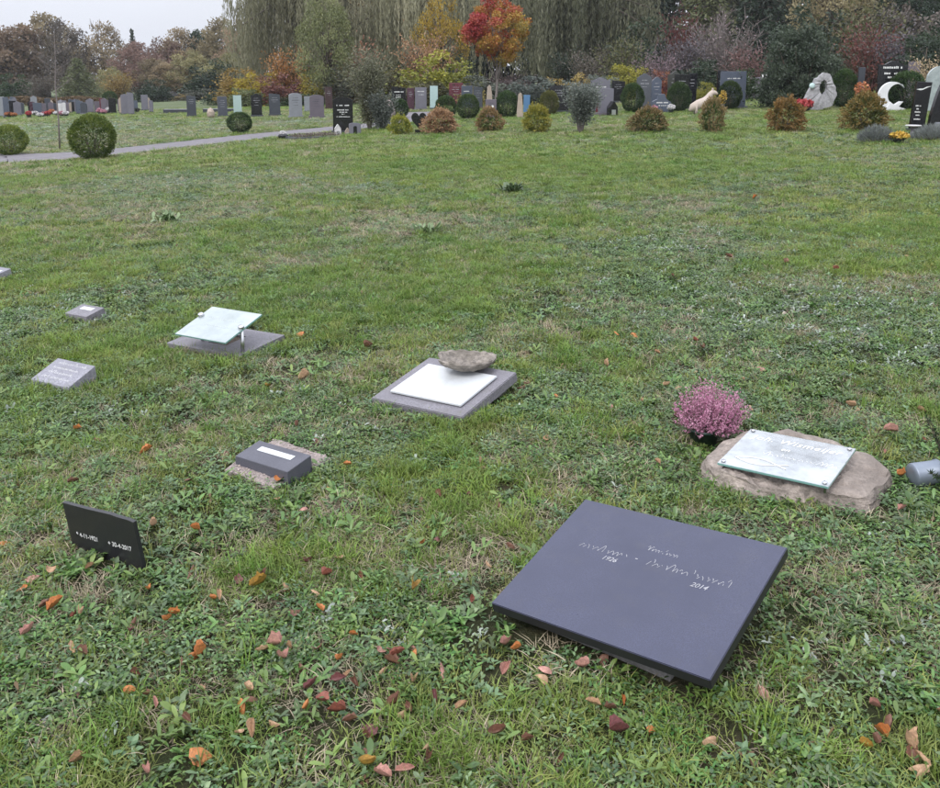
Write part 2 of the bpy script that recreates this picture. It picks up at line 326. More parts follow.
LEAVES = [
    (-0.54, 2.76, 'd'),
    (-0.75, 2.66, 'd'),
    (-0.67, 2.62, 'y'),
    (-0.59, 2.62, 't'),
    (-0.46, 2.66, 'r'),
    (-0.35, 2.67, 'r'),
    (-0.18, 2.56, 'y'),
    (0.01, 2.52, 'r'),
    (-0.11, 2.89, 'd'),
    (-0.56, 2.32, 'p'),
    (-0.52, 2.25, 'p'),
    (-0.76, 2.29, 'o'),
    (-0.25, 2.28, 'p'),
    (-0.22, 2.23, 'b'),
    (-0.16, 2.30, 'p'),
    (-0.20, 2.25, 'r'),
    (-0.15, 2.27, 'o'),
    (-0.08, 2.19, 'p'),
    (-0.15, 2.14, 't'),
    (-0.42, 2.14, 'd'),
    (-0.35, 2.16, 'd'),
    (-0.38, 2.06, 'r'),
    (-0.34, 2.03, 'r'),
    (-0.30, 2.00, 'b'),
    (-0.25, 1.98, 'd'),
    (-0.19, 2.05, 'b'),
    (-0.58, 2.06, 'o'),
    (-0.53, 1.96, 't'),
    (-0.64, 1.90, 'o'),
    (-0.02, 2.03, 't'),
    (-0.09, 2.08, 'd'),
    (-0.10, 1.85, 'b'),
    (-0.15, 1.82, 'p'),
    (-0.20, 1.81, 'p'),
    (-0.24, 1.84, 'y'),
    (-1.46, 2.73, 'p'),
    (-1.39, 2.74, 't'),
    (-1.44, 2.64, 'o'),
    (-1.29, 2.55, 'o'),
    (-1.31, 2.42, 'p'),
    (-1.14, 2.33, 't'),
    (-1.10, 2.30, 'b'),
    (-1.05, 2.15, 'p'),
    (-0.92, 2.71, 'b'),
    (-0.91, 2.45, 'o'),
    (-0.77, 2.29, 'o'),
    (-0.75, 1.83, 'p'),
    (0.49, 2.15, 'o'),
    (0.76, 2.05, 'p'),
    (0.95, 1.86, 'b'),
    (1.02, 1.85, 't'),
    (1.01, 1.78, 't'),
    (0.93, 1.85, 'y'),
    (0.10, 2.27, 'p'),
    (0.20, 2.17, 'p'),
    (0.30, 2.16, 'p'),
    (0.22, 2.37, 'r'),
    (0.31, 2.29, 'b'),
    (2.83, 6.80, 'r'),
    (1.51, 5.66, 'w'),
    (2.02, 5.62, 'w'),
    (-0.60, 5.17, 'b'),
    (0.26, 4.35, 'b'),
    (0.29, 4.39, 'p'),
    (-1.06, 3.69, 'b'),
    (-0.54, 3.29, 'o'),
    (-0.76, 3.37, 'o'),
    (-1.69, 3.87, 'b'),
    (-1.42, 3.72, 'o'),
    (-1.09, 5.52, 'o'),
    (-0.89, 4.65, 't'),
    (-1.07, 4.52, 'y'),
    (1.54, 4.54, 'p'),
    (0.99, 4.30, 't'),
    (1.04, 4.30, 't'),
    (1.47, 4.24, 'b'),
    (2.05, 3.88, 't'),
    (1.80, 3.64, 'p'),
    (1.91, 3.58, 'r'),
    (0.76, 3.42, 't'),
    (1.65, 3.22, 'o'),
    (1.53, 2.96, 'p'),
    (1.77, 3.98, 't'),
    (3.42, 10.73, 'o'),
    (3.97, 11.43, 'b'),
    (2.54, 7.07, 'p'),
    (2.15, 7.34, 'b'),
    (1.00, 5.23, 'o'),
    (1.31, 5.05, 'r'),
    (1.32, 4.91, 'b'),
    (3.59, 7.25, 't'),
    (0.03, 3.67, 'p'),
    (-0.15, 2.99, 'r'),
    (0.33, 3.72, 't'),
    (0.11, 3.14, 'b'),
    (-1.13, 3.40, 'b'),
    (0.54, 3.73, 'b'),
    (0.67, 4.05, 'p'),
    (-0.12, 3.22, 'b'),
    (-1.21, 2.50, 'r'),
    (-1.00, 2.39, 'd'),
    (-1.65, 2.96, 'o'),
    (0.07, 1.93, 'b'),
    (0.36, 1.91, 'd'),
    (0.21, 1.84, 'b'),
    (0.00, 3.21, 'd'),
    (0.10, 2.17, 'p'),
    (-0.79, 2.57, 't'),
    (0.13, 2.25, 'o'),
    (-0.49, 1.99, 't'),
    (1.02, 1.93, 'b'),
    (-0.59, 2.13, 't'),
    (0.57, 1.89, 't'),
    (-0.99, 2.99, 'o'),
    (0.98, 1.90, 'o'),
    (-0.72, 3.42, 'o'),
    (-0.92, 2.21, 'b'),
    (-1.02, 2.61, 'o'),
    (-1.19, 2.49, 't'),
    (-0.81, 2.27, 'b'),
    (-0.63, 3.14, 'p'),
    (-0.33, 2.17, 't'),
    (-0.57, 2.10, 'b'),
    (-0.16, 2.87, 'o'),
    (-0.53, 2.47, 'b'),
    (1.30, 3.26, 'p'),
    (0.06, 2.72, 't'),
    (-0.25, 1.90, 'b'),
    (-0.46, 2.49, 'o'),
    (-0.24, 2.20, 't'),
    (0.14, 2.83, 'b'),
    (-0.82, 2.08, 'p'),
    (1.39, 4.36, 't'),
    (-1.28, 2.78, 't'),
    (1.01, 1.98, 'p'),
    (-0.85, 2.11, 'b'),
    (1.15, 1.94, 't'),
    (1.31, 3.98, 't'),
    (-0.42, 2.06, 'o'),
    (-1.85, 4.02, 'o'),
    (-0.10, 1.90, 't'),
    (1.01, 1.77, 't'),
    (-0.59, 2.30, 't'),
    (-0.67, 2.66, 'b'),
    (1.05, 3.22, 'o'),
    (0.35, 2.00, 'b'),
    (-0.34, 2.36, 'o'),
    (-0.57, 1.96, 't'),
    (0.33, 2.32, 'o'),
    (1.80, 3.97, 't'),
    (1.55, 6.71, 'b'),
    (-0.91, 2.15, 'o'),
    (-0.43, 2.28, 'b'),
    (0.95, 3.88, 'b'),
    (-0.46, 2.21, 'b'),
    (0.82, 4.08, 't'),
    (-0.44, 2.77, 't'),
    (-0.51, 2.31, 't'),
    (-0.51, 3.50, 'o'),
    (-0.22, 2.29, 'p'),
    (-0.68, 3.80, 'b'),
    (-0.74, 3.22, 't'),
    (-0.36, 2.25, 'o'),
    (-0.80, 2.56, 'o'),
    (-1.15, 3.03, 't'),
    (0.88, 5.23, 'o'),
    (0.19, 2.13, 't'),
    (1.02, 1.82, 'b'),
    (1.05, 4.85, 't'),
    (-0.48, 2.57, 't'),
    (-0.90, 2.48, 'o'),
    (-0.71, 2.01, 'b'),
    (-0.80, 3.96, 'b'),
    (-0.70, 2.12, 't'),
    (0.43, 2.29, 't'),
    (0.31, 2.01, 't'),
    (-0.67, 3.53, 'b'),
    (-0.30, 2.13, 'b'),
    (-0.18, 2.02, 't'),
    (0.39, 2.03, 'o'),
    (1.03, 1.80, 't'),
    (0.73, 4.67, 't'),
    (-0.15, 2.03, 'b'),
    (-0.25, 1.94, 'b'),
    (0.44, 1.94, 'o'),
    (-1.01, 2.45, 'b'),
    (1.69, 3.45, 'p'),
    (1.18, 4.52, 't'),
    (-1.32, 2.55, 'b'),
    (0.43, 4.23, 'o'),
    (-0.94, 1.89, 't'),
    (0.36, 2.21, 'b'),
    (-1.62, 3.44, 'b'),
    (0.14, 1.91, 'b'),
]
PATCHES = [
    (-13.24, 29.17, 4.81, 'grey'),
    (-11.08, 34.60, 4.56, 'grey'),
    (-6.78, 36.15, 3.57, 'grey'),
    (-19.54, 39.32, 6.48, 'grey'),
    (2.17, 5.75, 0.89, 'grey'),
    (2.49, 5.03, 0.62, 'grey'),
    (1.25, 6.44, 0.57, 'grey'),
    (2.04, 7.84, 0.78, 'grey'),
    (0.45, 4.24, 0.29, 'grey'),
    (1.10, 2.28, 0.21, 'grey'),
    (1.33, 2.69, 0.21, 'grey'),
    (-0.57, 4.07, 0.32, 'grey'),
    (-4.62, 15.33, 1.86, 'grey'),
    (-2.23, 13.29, 0.88, 'grey'),
    (-3.01, 6.75, 0.68, 'grey'),
    (0.59, 3.34, 0.15, 'grey'),
    (-0.51, 2.46, 0.17, 'grey'),
    (-1.82, 4.18, 0.24, 'grey'),
    (-0.12, 2.39, 0.14, 'grey'),
    (-1.09, 2.14, 0.15, 'grey'),
    (-3.03, 7.84, 1.05, 'grass'),
    (-0.35, 6.09, 0.61, 'grass'),
    (-0.58, 2.81, 0.26, 'grass'),
    (-0.86, 2.17, 0.27, 'grass'),
    (-0.64, 2.63, 0.18, 'grass'),
    (-0.34, 1.92, 0.22, 'grass'),
    (1.49, 14.87, 2.45, 'grass'),
    (1.36, 3.28, 0.15, 'grass'),
    (-0.78, 17.53, 2.89, 'grass'),
    (0.84, 4.84, 0.32, 'grass'),
    (-0.55, 9.75, 0.86, 'dry'),
    (0.00, 2.71, 0.15, 'dry'),
    (3.03, 6.18, 0.41, 'dry'),
    (-3.79, 11.65, 0.90, 'dry'),
    (0.57, 5.47, 0.24, 'dry'),
    (2.70, 10.48, 1.04, 'dry'),
    (-1.55, 8.02, 0.44, 'dry'),
    (1.68, 3.87, 0.22, 'dry'),
    (0.13, 3.66, 0.12, 'dry'),
    (1.26, 2.47, 0.11, 'dry'),
    (-0.35, 2.14, 0.07, 'dry'),
    (-0.70, 2.38, 0.11, 'dry'),
    (0.38, 2.42, 0.11, 'dry'),
    (-1.63, 3.01, 0.14, 'dry'),
    (1.30, 5.38, 0.30, 'dry'),
]

SLOPE = 0.036
def zg(x):
    return SLOPE * 45 * math.tanh(x / 45)
def zgn(x):
    return SLOPE * 45 * np.tanh(x / 45)

# ------------------------------------------------------------------ helpers
def tag(o, label=None, cat=None, group=None, kind=None):
    if label: o['label'] = label
    if cat: o['category'] = cat
    if group: o['group'] = group
    if kind: o['kind'] = kind
    return o

def empty(name, loc, rz=0.0, scale=None):
    o = bpy.data.objects.new(name, None)
    COL.objects.link(o)
    o.empty_display_size = 0.1
    o.location = loc
    o.rotation_euler = (0, 0, rz)
    if scale: o.scale = scale
    return o

def link(name, mesh, mat=None, parent=None, loc=None, rot=None, scale=None, own=False):
    o = bpy.data.objects.new(name, mesh)
    COL.objects.link(o)
    if mat is not None:
        if len(mesh.materials) == 0:
            mesh.materials.append(None if own else mat)
        if own:
            o.material_slots[0].link = 'OBJECT'
            o.material_slots[0].material = mat
    if parent: o.parent = parent
    if loc is not None: o.location = loc
    if rot is not None: o.rotation_euler = rot
    if scale is not None: o.scale = scale
    if name == 'lettering': o['kind'] = 'stuff'
    return o

def bm_mesh(name, bm, smooth=False):
    bmesh.ops.recalc_face_normals(bm, faces=bm.faces)
    me = bpy.data.meshes.new(name)
    bm.to_mesh(me); bm.free()
    if smooth:
        me.polygons.foreach_set('use_smooth', [True] * len(me.polygons))
    return me

def quads_mesh(name, V, tint=None, smooth=False):
    """V: (N,4,3) array of quads"""
    n = len(V)
    me = bpy.data.meshes.new(name)
    me.vertices.add(n * 4)
    me.vertices.foreach_set('co', V.astype(np.float32).ravel())
    me.loops.add(n * 4)
    me.loops.foreach_set('vertex_index', np.arange(n * 4, dtype=np.int32))
    me.polygons.add(n)
    me.polygons.foreach_set('loop_start', np.arange(0, n * 4, 4, dtype=np.int32))
    me.polygons.foreach_set('loop_total', np.full(n, 4, dtype=np.int32))
    me.update(calc_edges=True)
    if tint is not None:
        a = me.attributes.new('tint', 'FLOAT', 'POINT')
        a.data.foreach_set('value', np.repeat(tint, 4).astype(np.float32))
    return me

def arr_mesh(name, V, F, tint=None, smooth=False):
    me = bpy.data.meshes.new(name)
    me.from_pydata([tuple(v) for v in V], [], [tuple(f) for f in F])
    if tint is not None:
        a = me.attributes.new('tint', 'FLOAT', 'POINT')
        a.data.foreach_set('value', np.asarray(tint, dtype=np.float32))
    if smooth:
        me.polygons.foreach_set('use_smooth', [True] * len(me.polygons))
    me.update()
    return me

def add_box(bm, w, d, h, M=None, bevel=0.0, c=(0, 0, 0)):
    """box of size w,d,h standing on z=c[2]"""
    r = bmesh.ops.create_cube(bm, size=1.0)
    vs = r['verts']
    for v in vs:
        v.co = Vector((v.co.x * w + c[0], v.co.y * d + c[1], (v.co.z + 0.5) * h + c[2]))
    if bevel:
        es = list({e for v in vs for e in v.link_edges})
        rb = bmesh.ops.bevel(bm, geom=es, offset=bevel, segments=2, affect='EDGES')
        vs = list({v for f in rb['faces'] for v in f.verts} | {v for v in vs if v.is_valid})
    if M is not None:
        for v in vs: v.co = M @ v.co
    return vs

def tube(bm, pts, rad, seg=7, caps=True):
    """tube along pts with radius list"""
    n = len(pts)
    P = [Vector(p) for p in pts]
    if not hasattr(rad, '__len__'): rad = [rad] * n
    rings = []
    for i in range(n):
        t = (P[min(i + 1, n - 1)] - P[max(i - 1, 0)])
        if t.length < 1e-9: t = Vector((0, 0, 1))
        t.normalize()
        a = t.cross(Vector((0.31, 0.85, 0.42)))
        if a.length < 1e-3: a = t.cross(Vector((1, 0, 0)))
        a.normalize(); b = t.cross(a)
        rings.append([bm.verts.new(P[i] + (a * math.cos(2 * PI * k / seg) + b * math.sin(2 * PI * k / seg)) * rad[i]) for k in range(seg)])
    for i in range(n - 1):
        for k in range(seg):
            bm.faces.new((rings[i][k], rings[i][(k + 1) % seg], rings[i + 1][(k + 1) % seg], rings[i + 1][k]))
    if caps:
        bm.faces.new(rings[0][::-1]); bm.faces.new(rings[-1])

def lathe(bm, prof, seg=24, M=None):
    rings = []
    for r, z in prof:
        ring = []
        for k in range(seg):
            v = Vector((r * math.cos(2 * PI * k / seg), r * math.sin(2 * PI * k / seg), z))
            ring.append(bm.verts.new(M @ v if M is not None else v))
        rings.append(ring)
    for i in range(len(rings) - 1):
        for k in range(seg):
            bm.faces.new((rings[i][k], rings[i][(k + 1) % seg], rings[i + 1][(k + 1) % seg], rings[i + 1][k]))
    bm.faces.new(rings[0][::-1]); bm.faces.new(rings[-1])

def prism(bm, poly, th, bevel=0.0, M=None, y0=None):
    """poly: list of (x,z); extruded along y by th, centred unless y0 given"""
    ya = -th / 2 if y0 is None else y0
    a = [bm.verts.new((x, ya, z)) for x, z in poly]
    b = [bm.verts.new((x, ya + th, z)) for x, z in poly]
    n = len(poly)
    f1 = bm.faces.new(a); f2 = bm.faces.new(b[::-1])
    for i in range(n):
        bm.faces.new((a[i], b[i], b[(i + 1) % n], a[(i + 1) % n]))
    vs = a + b
    if bevel:
        es = list(f1.edges) + list(f2.edges)
        rb = bmesh.ops.bevel(bm, geom=es, offset=bevel, segments=1, affect='EDGES')
        vs = [v for v in bm.verts]
    if M is not None:
        for v in vs: v.co = M @ v.co

_perm = np.random.RandomState(5).rand(256, 256)
def vnoise(x, y):
    xi = np.floor(x).astype(int); yi = np.floor(y).astype(int)
    fx = x - xi; fy = y - yi
    fx = fx * fx * (3 - 2 * fx); fy = fy * fy * (3 - 2 * fy)
    g = lambda i, j: _perm[i % 256, j % 256]
    return (g(xi, yi) * (1 - fx) + g(xi + 1, yi) * fx) * (1 - fy) + (g(xi, yi + 1) * (1 - fx) + g(xi + 1, yi + 1) * fx) * fy
def fbm(x, y, oct=4):
    s = 0; a = 0.5; t = 0
    for i in range(oct):
        s = s + a * vnoise(x * 2 ** i + 17 * i, y * 2 ** i + 31 * i); t += a; a *= 0.5
    return s / t

# ------------------------------------------------------------------ materials
def new_mat(name):
    m = bpy.data.materials.new(name)
    m.use_nodes = True
    nt = m.node_tree
    return m, nt, nt.nodes, nt.links, nt.nodes['Principled BSDF']

def mixrgb(ns, ls, a, b, fac, mode='MIX'):
    x = ns.new('ShaderNodeMix'); x.data_type = 'RGBA'; x.blend_type = mode
    for sock, v in ((x.inputs[6], a), (x.inputs[7], b), (x.inputs[0], fac)):
        if hasattr(v, 'is_linked'): ls.new(v, sock)
        elif isinstance(v, (int, float)): sock.default_value = v
        else: sock.default_value = (v[0], v[1], v[2], 1)
    return x.outputs[2]

def noise_node(ns, ls, scale, detail=4, rough=0.6, coord='Object'):
    n = ns.new('ShaderNodeTexNoise')
    n.inputs['Scale'].default_value = scale
    n.inputs['Detail'].default_value = detail
    n.inputs['Roughness'].default_value = rough
    if coord == 'World':
        g = ns.new('ShaderNodeNewGeometry'); ls.new(g.outputs['Position'], n.inputs['Vector'])
    else:
        t = ns.new('ShaderNodeTexCoord'); ls.new(t.outputs[coord], n.inputs['Vector'])
    return n.outputs['Fac']

def ramp(ns, ls, fac, lo, hi):
    r = ns.new('ShaderNodeMapRange')
    r.inputs[1].default_value = lo; r.inputs[2].default_value = hi
    ls.new(fac, r.inputs[0])
    return r.outputs[0]

def bump(ns, ls, bsdf, fac, strength, dist):
    b = ns.new('ShaderNodeBump')
    b.inputs['Strength'].default_value = strength
    b.inputs['Distance'].default_value = dist
    ls.new(fac, b.inputs['Height']); ls.new(b.outputs[0], bsdf.inputs['Normal'])

def granite(name, base, rough=0.35, speck=0.35, scale=220, patch=0.15, dirt=0.0, bumps=0.0, coord='Object'):
    m, nt, ns, ls, p = new_mat(name)
    b = np.array(base)
    n1 = ramp(ns, ls, noise_node(ns, ls, scale, 3, 0.7, coord), 0.35, 0.65)
    n2 = ramp(ns, ls, noise_node(ns, ls, 5, 5, 0.6, coord), 0.3, 0.7)
    c = mixrgb(ns, ls, b * (1 - speck), np.minimum(b * (1 + speck), 1), n1)
    c = mixrgb(ns, ls, c, b * (1 - patch), n2)
    if dirt:
        n3 = ramp(ns, ls, noise_node(ns, ls, 14, 6, 0.7, coord), 0.52, 0.75)
        d = ns.new('ShaderNodeMath'); d.operation = 'MULTIPLY'; d.inputs[1].default_value = dirt
        ls.new(n3, d.inputs[0])
        c = mixrgb(ns, ls, c, (0.12, 0.11, 0.075), d.outputs[0])
    ls.new(c, p.inputs['Base Color'])
    p.inputs['Roughness'].default_value = rough
    rr = ns.new('ShaderNodeMapRange'); rr.inputs[3].default_value = rough * 0.8; rr.inputs[4].default_value = min(rough * 1.3, 1)
    ls.new(n2, rr.inputs[0]); ls.new(rr.outputs[0], p.inputs['Roughness'])
    if bumps: bump(ns, ls, p, n1, bumps, 0.004)
    return m

def plain(name, base, rough=0.5, metal=0.0, var=0.12, scale=20):
    m, nt, ns, ls, p = new_mat(name)
    b = np.array(base)
    f = noise_node(ns, ls, scale, 4)
    ls.new(mixrgb(ns, ls, b * (1 - var), np.minimum(b * (1 + var), 1), f), p.inputs['Base Color'])
    p.inputs['Roughness'].default_value = rough
    p.inputs['Metallic'].default_value = metal
    return m

def foliage(name, c1, c2, rough=0.5, trans=0.25, world_scale=0.0, rnd=0.25, spec=0.3, gain=1.0):
    """c1..c2 over the leaf attribute 'tint', with a shift per object or instance"""
    m, nt, ns, ls, p = new_mat(name)
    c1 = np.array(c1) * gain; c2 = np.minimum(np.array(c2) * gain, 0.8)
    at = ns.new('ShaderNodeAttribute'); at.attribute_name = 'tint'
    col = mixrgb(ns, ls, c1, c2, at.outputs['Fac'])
    oi = ns.new('ShaderNodeObjectInfo')
    hs = ns.new('ShaderNodeHueSaturation')
    mr = ns.new('ShaderNodeMapRange'); mr.inputs[3].default_value = 1 - rnd; mr.inputs[4].default_value = 1 + rnd
    ls.new(oi.outputs['Random'], mr.inputs[0]); ls.new(mr.outputs[0], hs.inputs['Value'])
    mh = ns.new('ShaderNodeMapRange'); mh.inputs[3].default_value = 0.5 - rnd * 0.06; mh.inputs[4].default_value = 0.5 + rnd * 0.06
    mm = ns.new('ShaderNodeMath'); mm.operation = 'FRACT'
    m7 = ns.new('ShaderNodeMath'); m7.operation = 'MULTIPLY'; m7.inputs[1].default_value = 7.31
    ls.new(oi.outputs['Random'], m7.inputs[0]); ls.new(m7.outputs[0], mm.inputs[0]); ls.new(mm.outputs[0], mh.inputs[0])
    ls.new(mh.outputs[0], hs.inputs['Hue'])
    if world_scale:
        nz = ramp(ns, ls, noise_node(ns, ls, world_scale, 3, 0.6, 'World'), 0.3, 0.7)
        col = mixrgb(ns, ls, col, np.array(c2) * np.array((1.15, 0.95, 0.9)), nz)
    ls.new(col, hs.inputs['Color'])
    ls.new(hs.outputs[0], p.inputs['Base Color'])
    p.inputs['Roughness'].default_value = rough
    p.inputs['Specular IOR Level'].default_value = spec
    tr = ns.new('ShaderNodeBsdfTranslucent'); ls.new(hs.outputs[0], tr.inputs['Color'])
    mx = ns.new('ShaderNodeMixShader'); mx.inputs[0].default_value = trans
    ls.new(p.outputs[0], mx.inputs[1]); ls.new(tr.outputs[0], mx.inputs[2])
    ls.new(mx.outputs[0], ns['Material Output'].inputs['Surface'])
    return m

STONE = {
    'black': granite('black_granite', (0.014, 0.014, 0.016), 0.14, 0.4, 200),
    'slate': granite('slate', (0.05, 0.056, 0.07), 0.4, 0.25, 60, dirt=0.15),
    'slate_pale': granite('slate_pale', (0.075, 0.08, 0.1), 0.35, 0.25, 60),
    'slate_grey': granite('slate_grey', (0.085, 0.09, 0.105), 0.4, 0.25, 60, dirt=0.2),
    'grey': granite('grey_granite', (0.24, 0.25, 0.275), 0.4, 0.3, 90, dirt=0.2),
    'mauve': granite('mauve_granite', (0.135, 0.115, 0.14), 0.4, 0.35, 90, dirt=0.15),
    'mauve_grey': granite('mauve_grey_granite', (0.16, 0.155, 0.185), 0.4, 0.3, 90, dirt=0.15),
    'brownred': granite('brown_red_granite', (0.055, 0.03, 0.032), 0.3, 0.4, 90),
    'maroon': granite('maroon_granite', (0.075, 0.035, 0.05), 0.25, 0.4, 90),
    'redgran': granite('red_granite', (0.12, 0.028, 0.04), 0.25, 0.4, 90),
    'bluegrey': granite('blue_grey_granite', (0.085, 0.1, 0.135), 0.3, 0.25, 90),
    'olivegran': granite('olive_granite', (0.05, 0.052, 0.045), 0.4, 0.3, 60, dirt=0.2),
    'beige': granite('beige_stone', (0.38, 0.31, 0.25), 0.7, 0.25, 40, dirt=0.3, bumps=0.3),
    'white': granite('white_stone', (0.62, 0.6, 0.6), 0.5, 0.1, 40, dirt=0.1),
    'glass_green': plain('green_glass', (0.36, 0.46, 0.44), 0.1),
    'glass_cyan': plain('cyan_glass', (0.38, 0.5, 0.5), 0.1),
    'blueglass': plain('blue_glass', (0.1, 0.2, 0.34), 0.12),
}
M_LETTER = plain('letter_paint', (0.72, 0.72, 0.7), 0.6)
M_METAL = plain('steel', (0.6, 0.6, 0.62), 0.28, 1.0)
M_BARK = granite('bark', (0.1, 0.078, 0.06), 0.9, 0.4, 14, bumps=0.6)
M_TWIG = granite('pale_bark', (0.19, 0.16, 0.15), 0.9, 0.3, 20)

FOL = {
    'fresh': foliage('fresh_box', (0.055, 0.1, 0.016), (0.19, 0.23, 0.045)),
    'deep': foliage('deep_box', (0.016, 0.036, 0.014), (0.06, 0.1, 0.03)),
    'olive_ball': foliage('olive_box', (0.06, 0.075, 0.022), (0.12, 0.125, 0.04)),
    'lime_s': foliage('lime_shrub', (0.1, 0.12, 0.02), (0.2, 0.19, 0.03), gain=1.30),
    'rust': foliage('rust_leaf', (0.2, 0.1, 0.055), (0.4, 0.235, 0.14)),
    'rustgreen': foliage('rust_green', (0.08, 0.11, 0.028), (0.26, 0.17, 0.08)),
    'greenrust': foliage('green_rust', (0.07, 0.12, 0.03), (0.27, 0.2, 0.09)),
    'orange_s': foliage('orange_shrub', (0.13, 0.11, 0.03), (0.3, 0.18, 0.06)),
    'olivegold': foliage('olive_gold', (0.075, 0.095, 0.022), (0.22, 0.17, 0.05)),
    'deepgreen': foliage('deep_green', (0.022, 0.042, 0.018), (0.05, 0.085, 0.03)),
    'darkgreen': foliage('dark_green', (0.013, 0.023, 0.014), (0.038, 0.055, 0.03), gain=1.30),
    'green': foliage('mid_green', (0.1, 0.125, 0.05), (0.22, 0.24, 0.11)),
    'ochre': foliage('ochre', (0.11, 0.085, 0.025), (0.22, 0.16, 0.045), gain=1.65),
    'yellow': foliage('yellow_leaf', (0.26, 0.19, 0.03), (0.55, 0.4, 0.06), trans=0.4),
    'yellow2': foliage('yellow_green', (0.11, 0.11, 0.02), (0.27, 0.21, 0.035), gain=1.6),
    'lime': foliage('lime_leaf', (0.1, 0.11, 0.018), (0.23, 0.21, 0.03), gain=1.30),
    'paleyellow': foliage('pale_yellow', (0.19, 0.15, 0.045), (0.36, 0.28, 0.09), gain=1.30),
    'pinkred': foliage('pink_red', (0.14, 0.055, 0.045), (0.25, 0.13, 0.1), gain=1.30),
    'pinkred2': foliage('dull_pink', (0.1, 0.055, 0.052), (0.2, 0.11, 0.1), gain=1.30),
    'orange': foliage('orange_leaf', (0.16, 0.065, 0.025), (0.28, 0.14, 0.05), gain=1.30),
    'olive': foliage('olive_leaf', (0.05, 0.052, 0.022), (0.115, 0.11, 0.048), gain=1.30),
    'greygreen': foliage('grey_green', (0.06, 0.068, 0.048), (0.13, 0.14, 0.105), gain=1.30),
    'greyblue': foliage('grey_blue', (0.065, 0.08, 0.068), (0.14, 0.16, 0.135), gain=1.30),
    'greybrown': foliage('grey_brown', (0.07, 0.058, 0.046), (0.14, 0.12, 0.1), gain=1.30),
    'purple': foliage('purple_brown', (0.05, 0.035, 0.035), (0.1, 0.07, 0.068), gain=1.30),
    'mauvetwig': foliage('mauve_leaf', (0.085, 0.06, 0.066), (0.17, 0.125, 0.135), gain=1.30),
    'magenta': foliage('magenta_leaf', (0.12, 0.03, 0.045), (0.26, 0.12, 0.05), gain=1.30),
    'greyviolet': foliage('grey_violet', (0.062, 0.054, 0.06), (0.125, 0.11, 0.12), gain=1.30),
    'darkred': foliage('dark_red', (0.065, 0.022, 0.022), (0.14, 0.06, 0.045), gain=1.30),
    'pinktwig': foliage('pink_twig', (0.17, 0.115, 0.115), (0.32, 0.25, 0.25), gain=1.30),
    'straw': foliage('straw', (0.19, 0.155, 0.09), (0.33, 0.27, 0.165), gain=1.30),
    'brown': foliage('brown_oak', (0.16, 0.118, 0.076), (0.3, 0.225, 0.145), trans=0.42, gain=1.30),
    'olivebrown': foliage('olive_brown', (0.145, 0.12, 0.07), (0.28, 0.23, 0.135), trans=0.42, gain=1.30),
    'olivegreen': foliage('olive_green', (0.14, 0.135, 0.065), (0.27, 0.24, 0.12), trans=0.42, gain=1.25),
    'redbrown': foliage('red_brown', (0.15, 0.1, 0.08), (0.25, 0.17, 0.135), trans=0.42, gain=1.30),
    'willow': foliage('willow_grey', (0.21, 0.21, 0.125), (0.45, 0.43, 0.29), trans=0.42),
    'willow2': foliage('willow_dark', (0.1, 0.11, 0.065), (0.28, 0.28, 0.18), trans=0.42),
    'laurel': foliage('laurel', (0.03, 0.048, 0.028), (0.15, 0.185, 0.125), rough=0.35),
    'copper': foliage('copper_hedge', (0.07, 0.045, 0.026), (0.13, 0.085, 0.045), gain=1.30),
}

# three colours over the crown for the autumn tree
def maple_mat():
    m, nt, ns, ls, p = new_mat('maple_leaf')
    at = ns.new('ShaderNodeAttribute'); at.attribute_name = 'tint'
    cr = ns.new('ShaderNodeValToRGB')
    el = cr.color_ramp.elements
    el[0].position = 0.0; el[0].color = (0.36, 0.045, 0.065, 1)
    el[1].position = 1.0; el[1].color = (0.3, 0.24, 0.07, 1)
    for pos, c in ((0.3, (0.4, 0.085, 0.05)), (0.5, (0.36, 0.13, 0.05)), (0.7, (0.4, 0.21, 0.04)), (0.88, (0.42, 0.29, 0.06))):
        e = el.new(pos); e.color = (*c, 1)
    ls.new(at.outputs['Fac'], cr.inputs[0])
    ls.new(cr.outputs[0], p.inputs['Base Color'])
    p.inputs['Roughness'].default_value = 0.55
    tr = ns.new('ShaderNodeBsdfTranslucent'); ls.new(cr.outputs[0], tr.inputs['Color'])
    mx = ns.new('ShaderNodeMixShader'); mx.inputs[0].default_value = 0.3
    ls.new(p.outputs[0], mx.inputs[1]); ls.new(tr.outputs[0], mx.inputs[2])
    ls.new(mx.outputs[0], ns['Material Output'].inputs['Surface'])
    return m
FOL['maple'] = maple_mat()

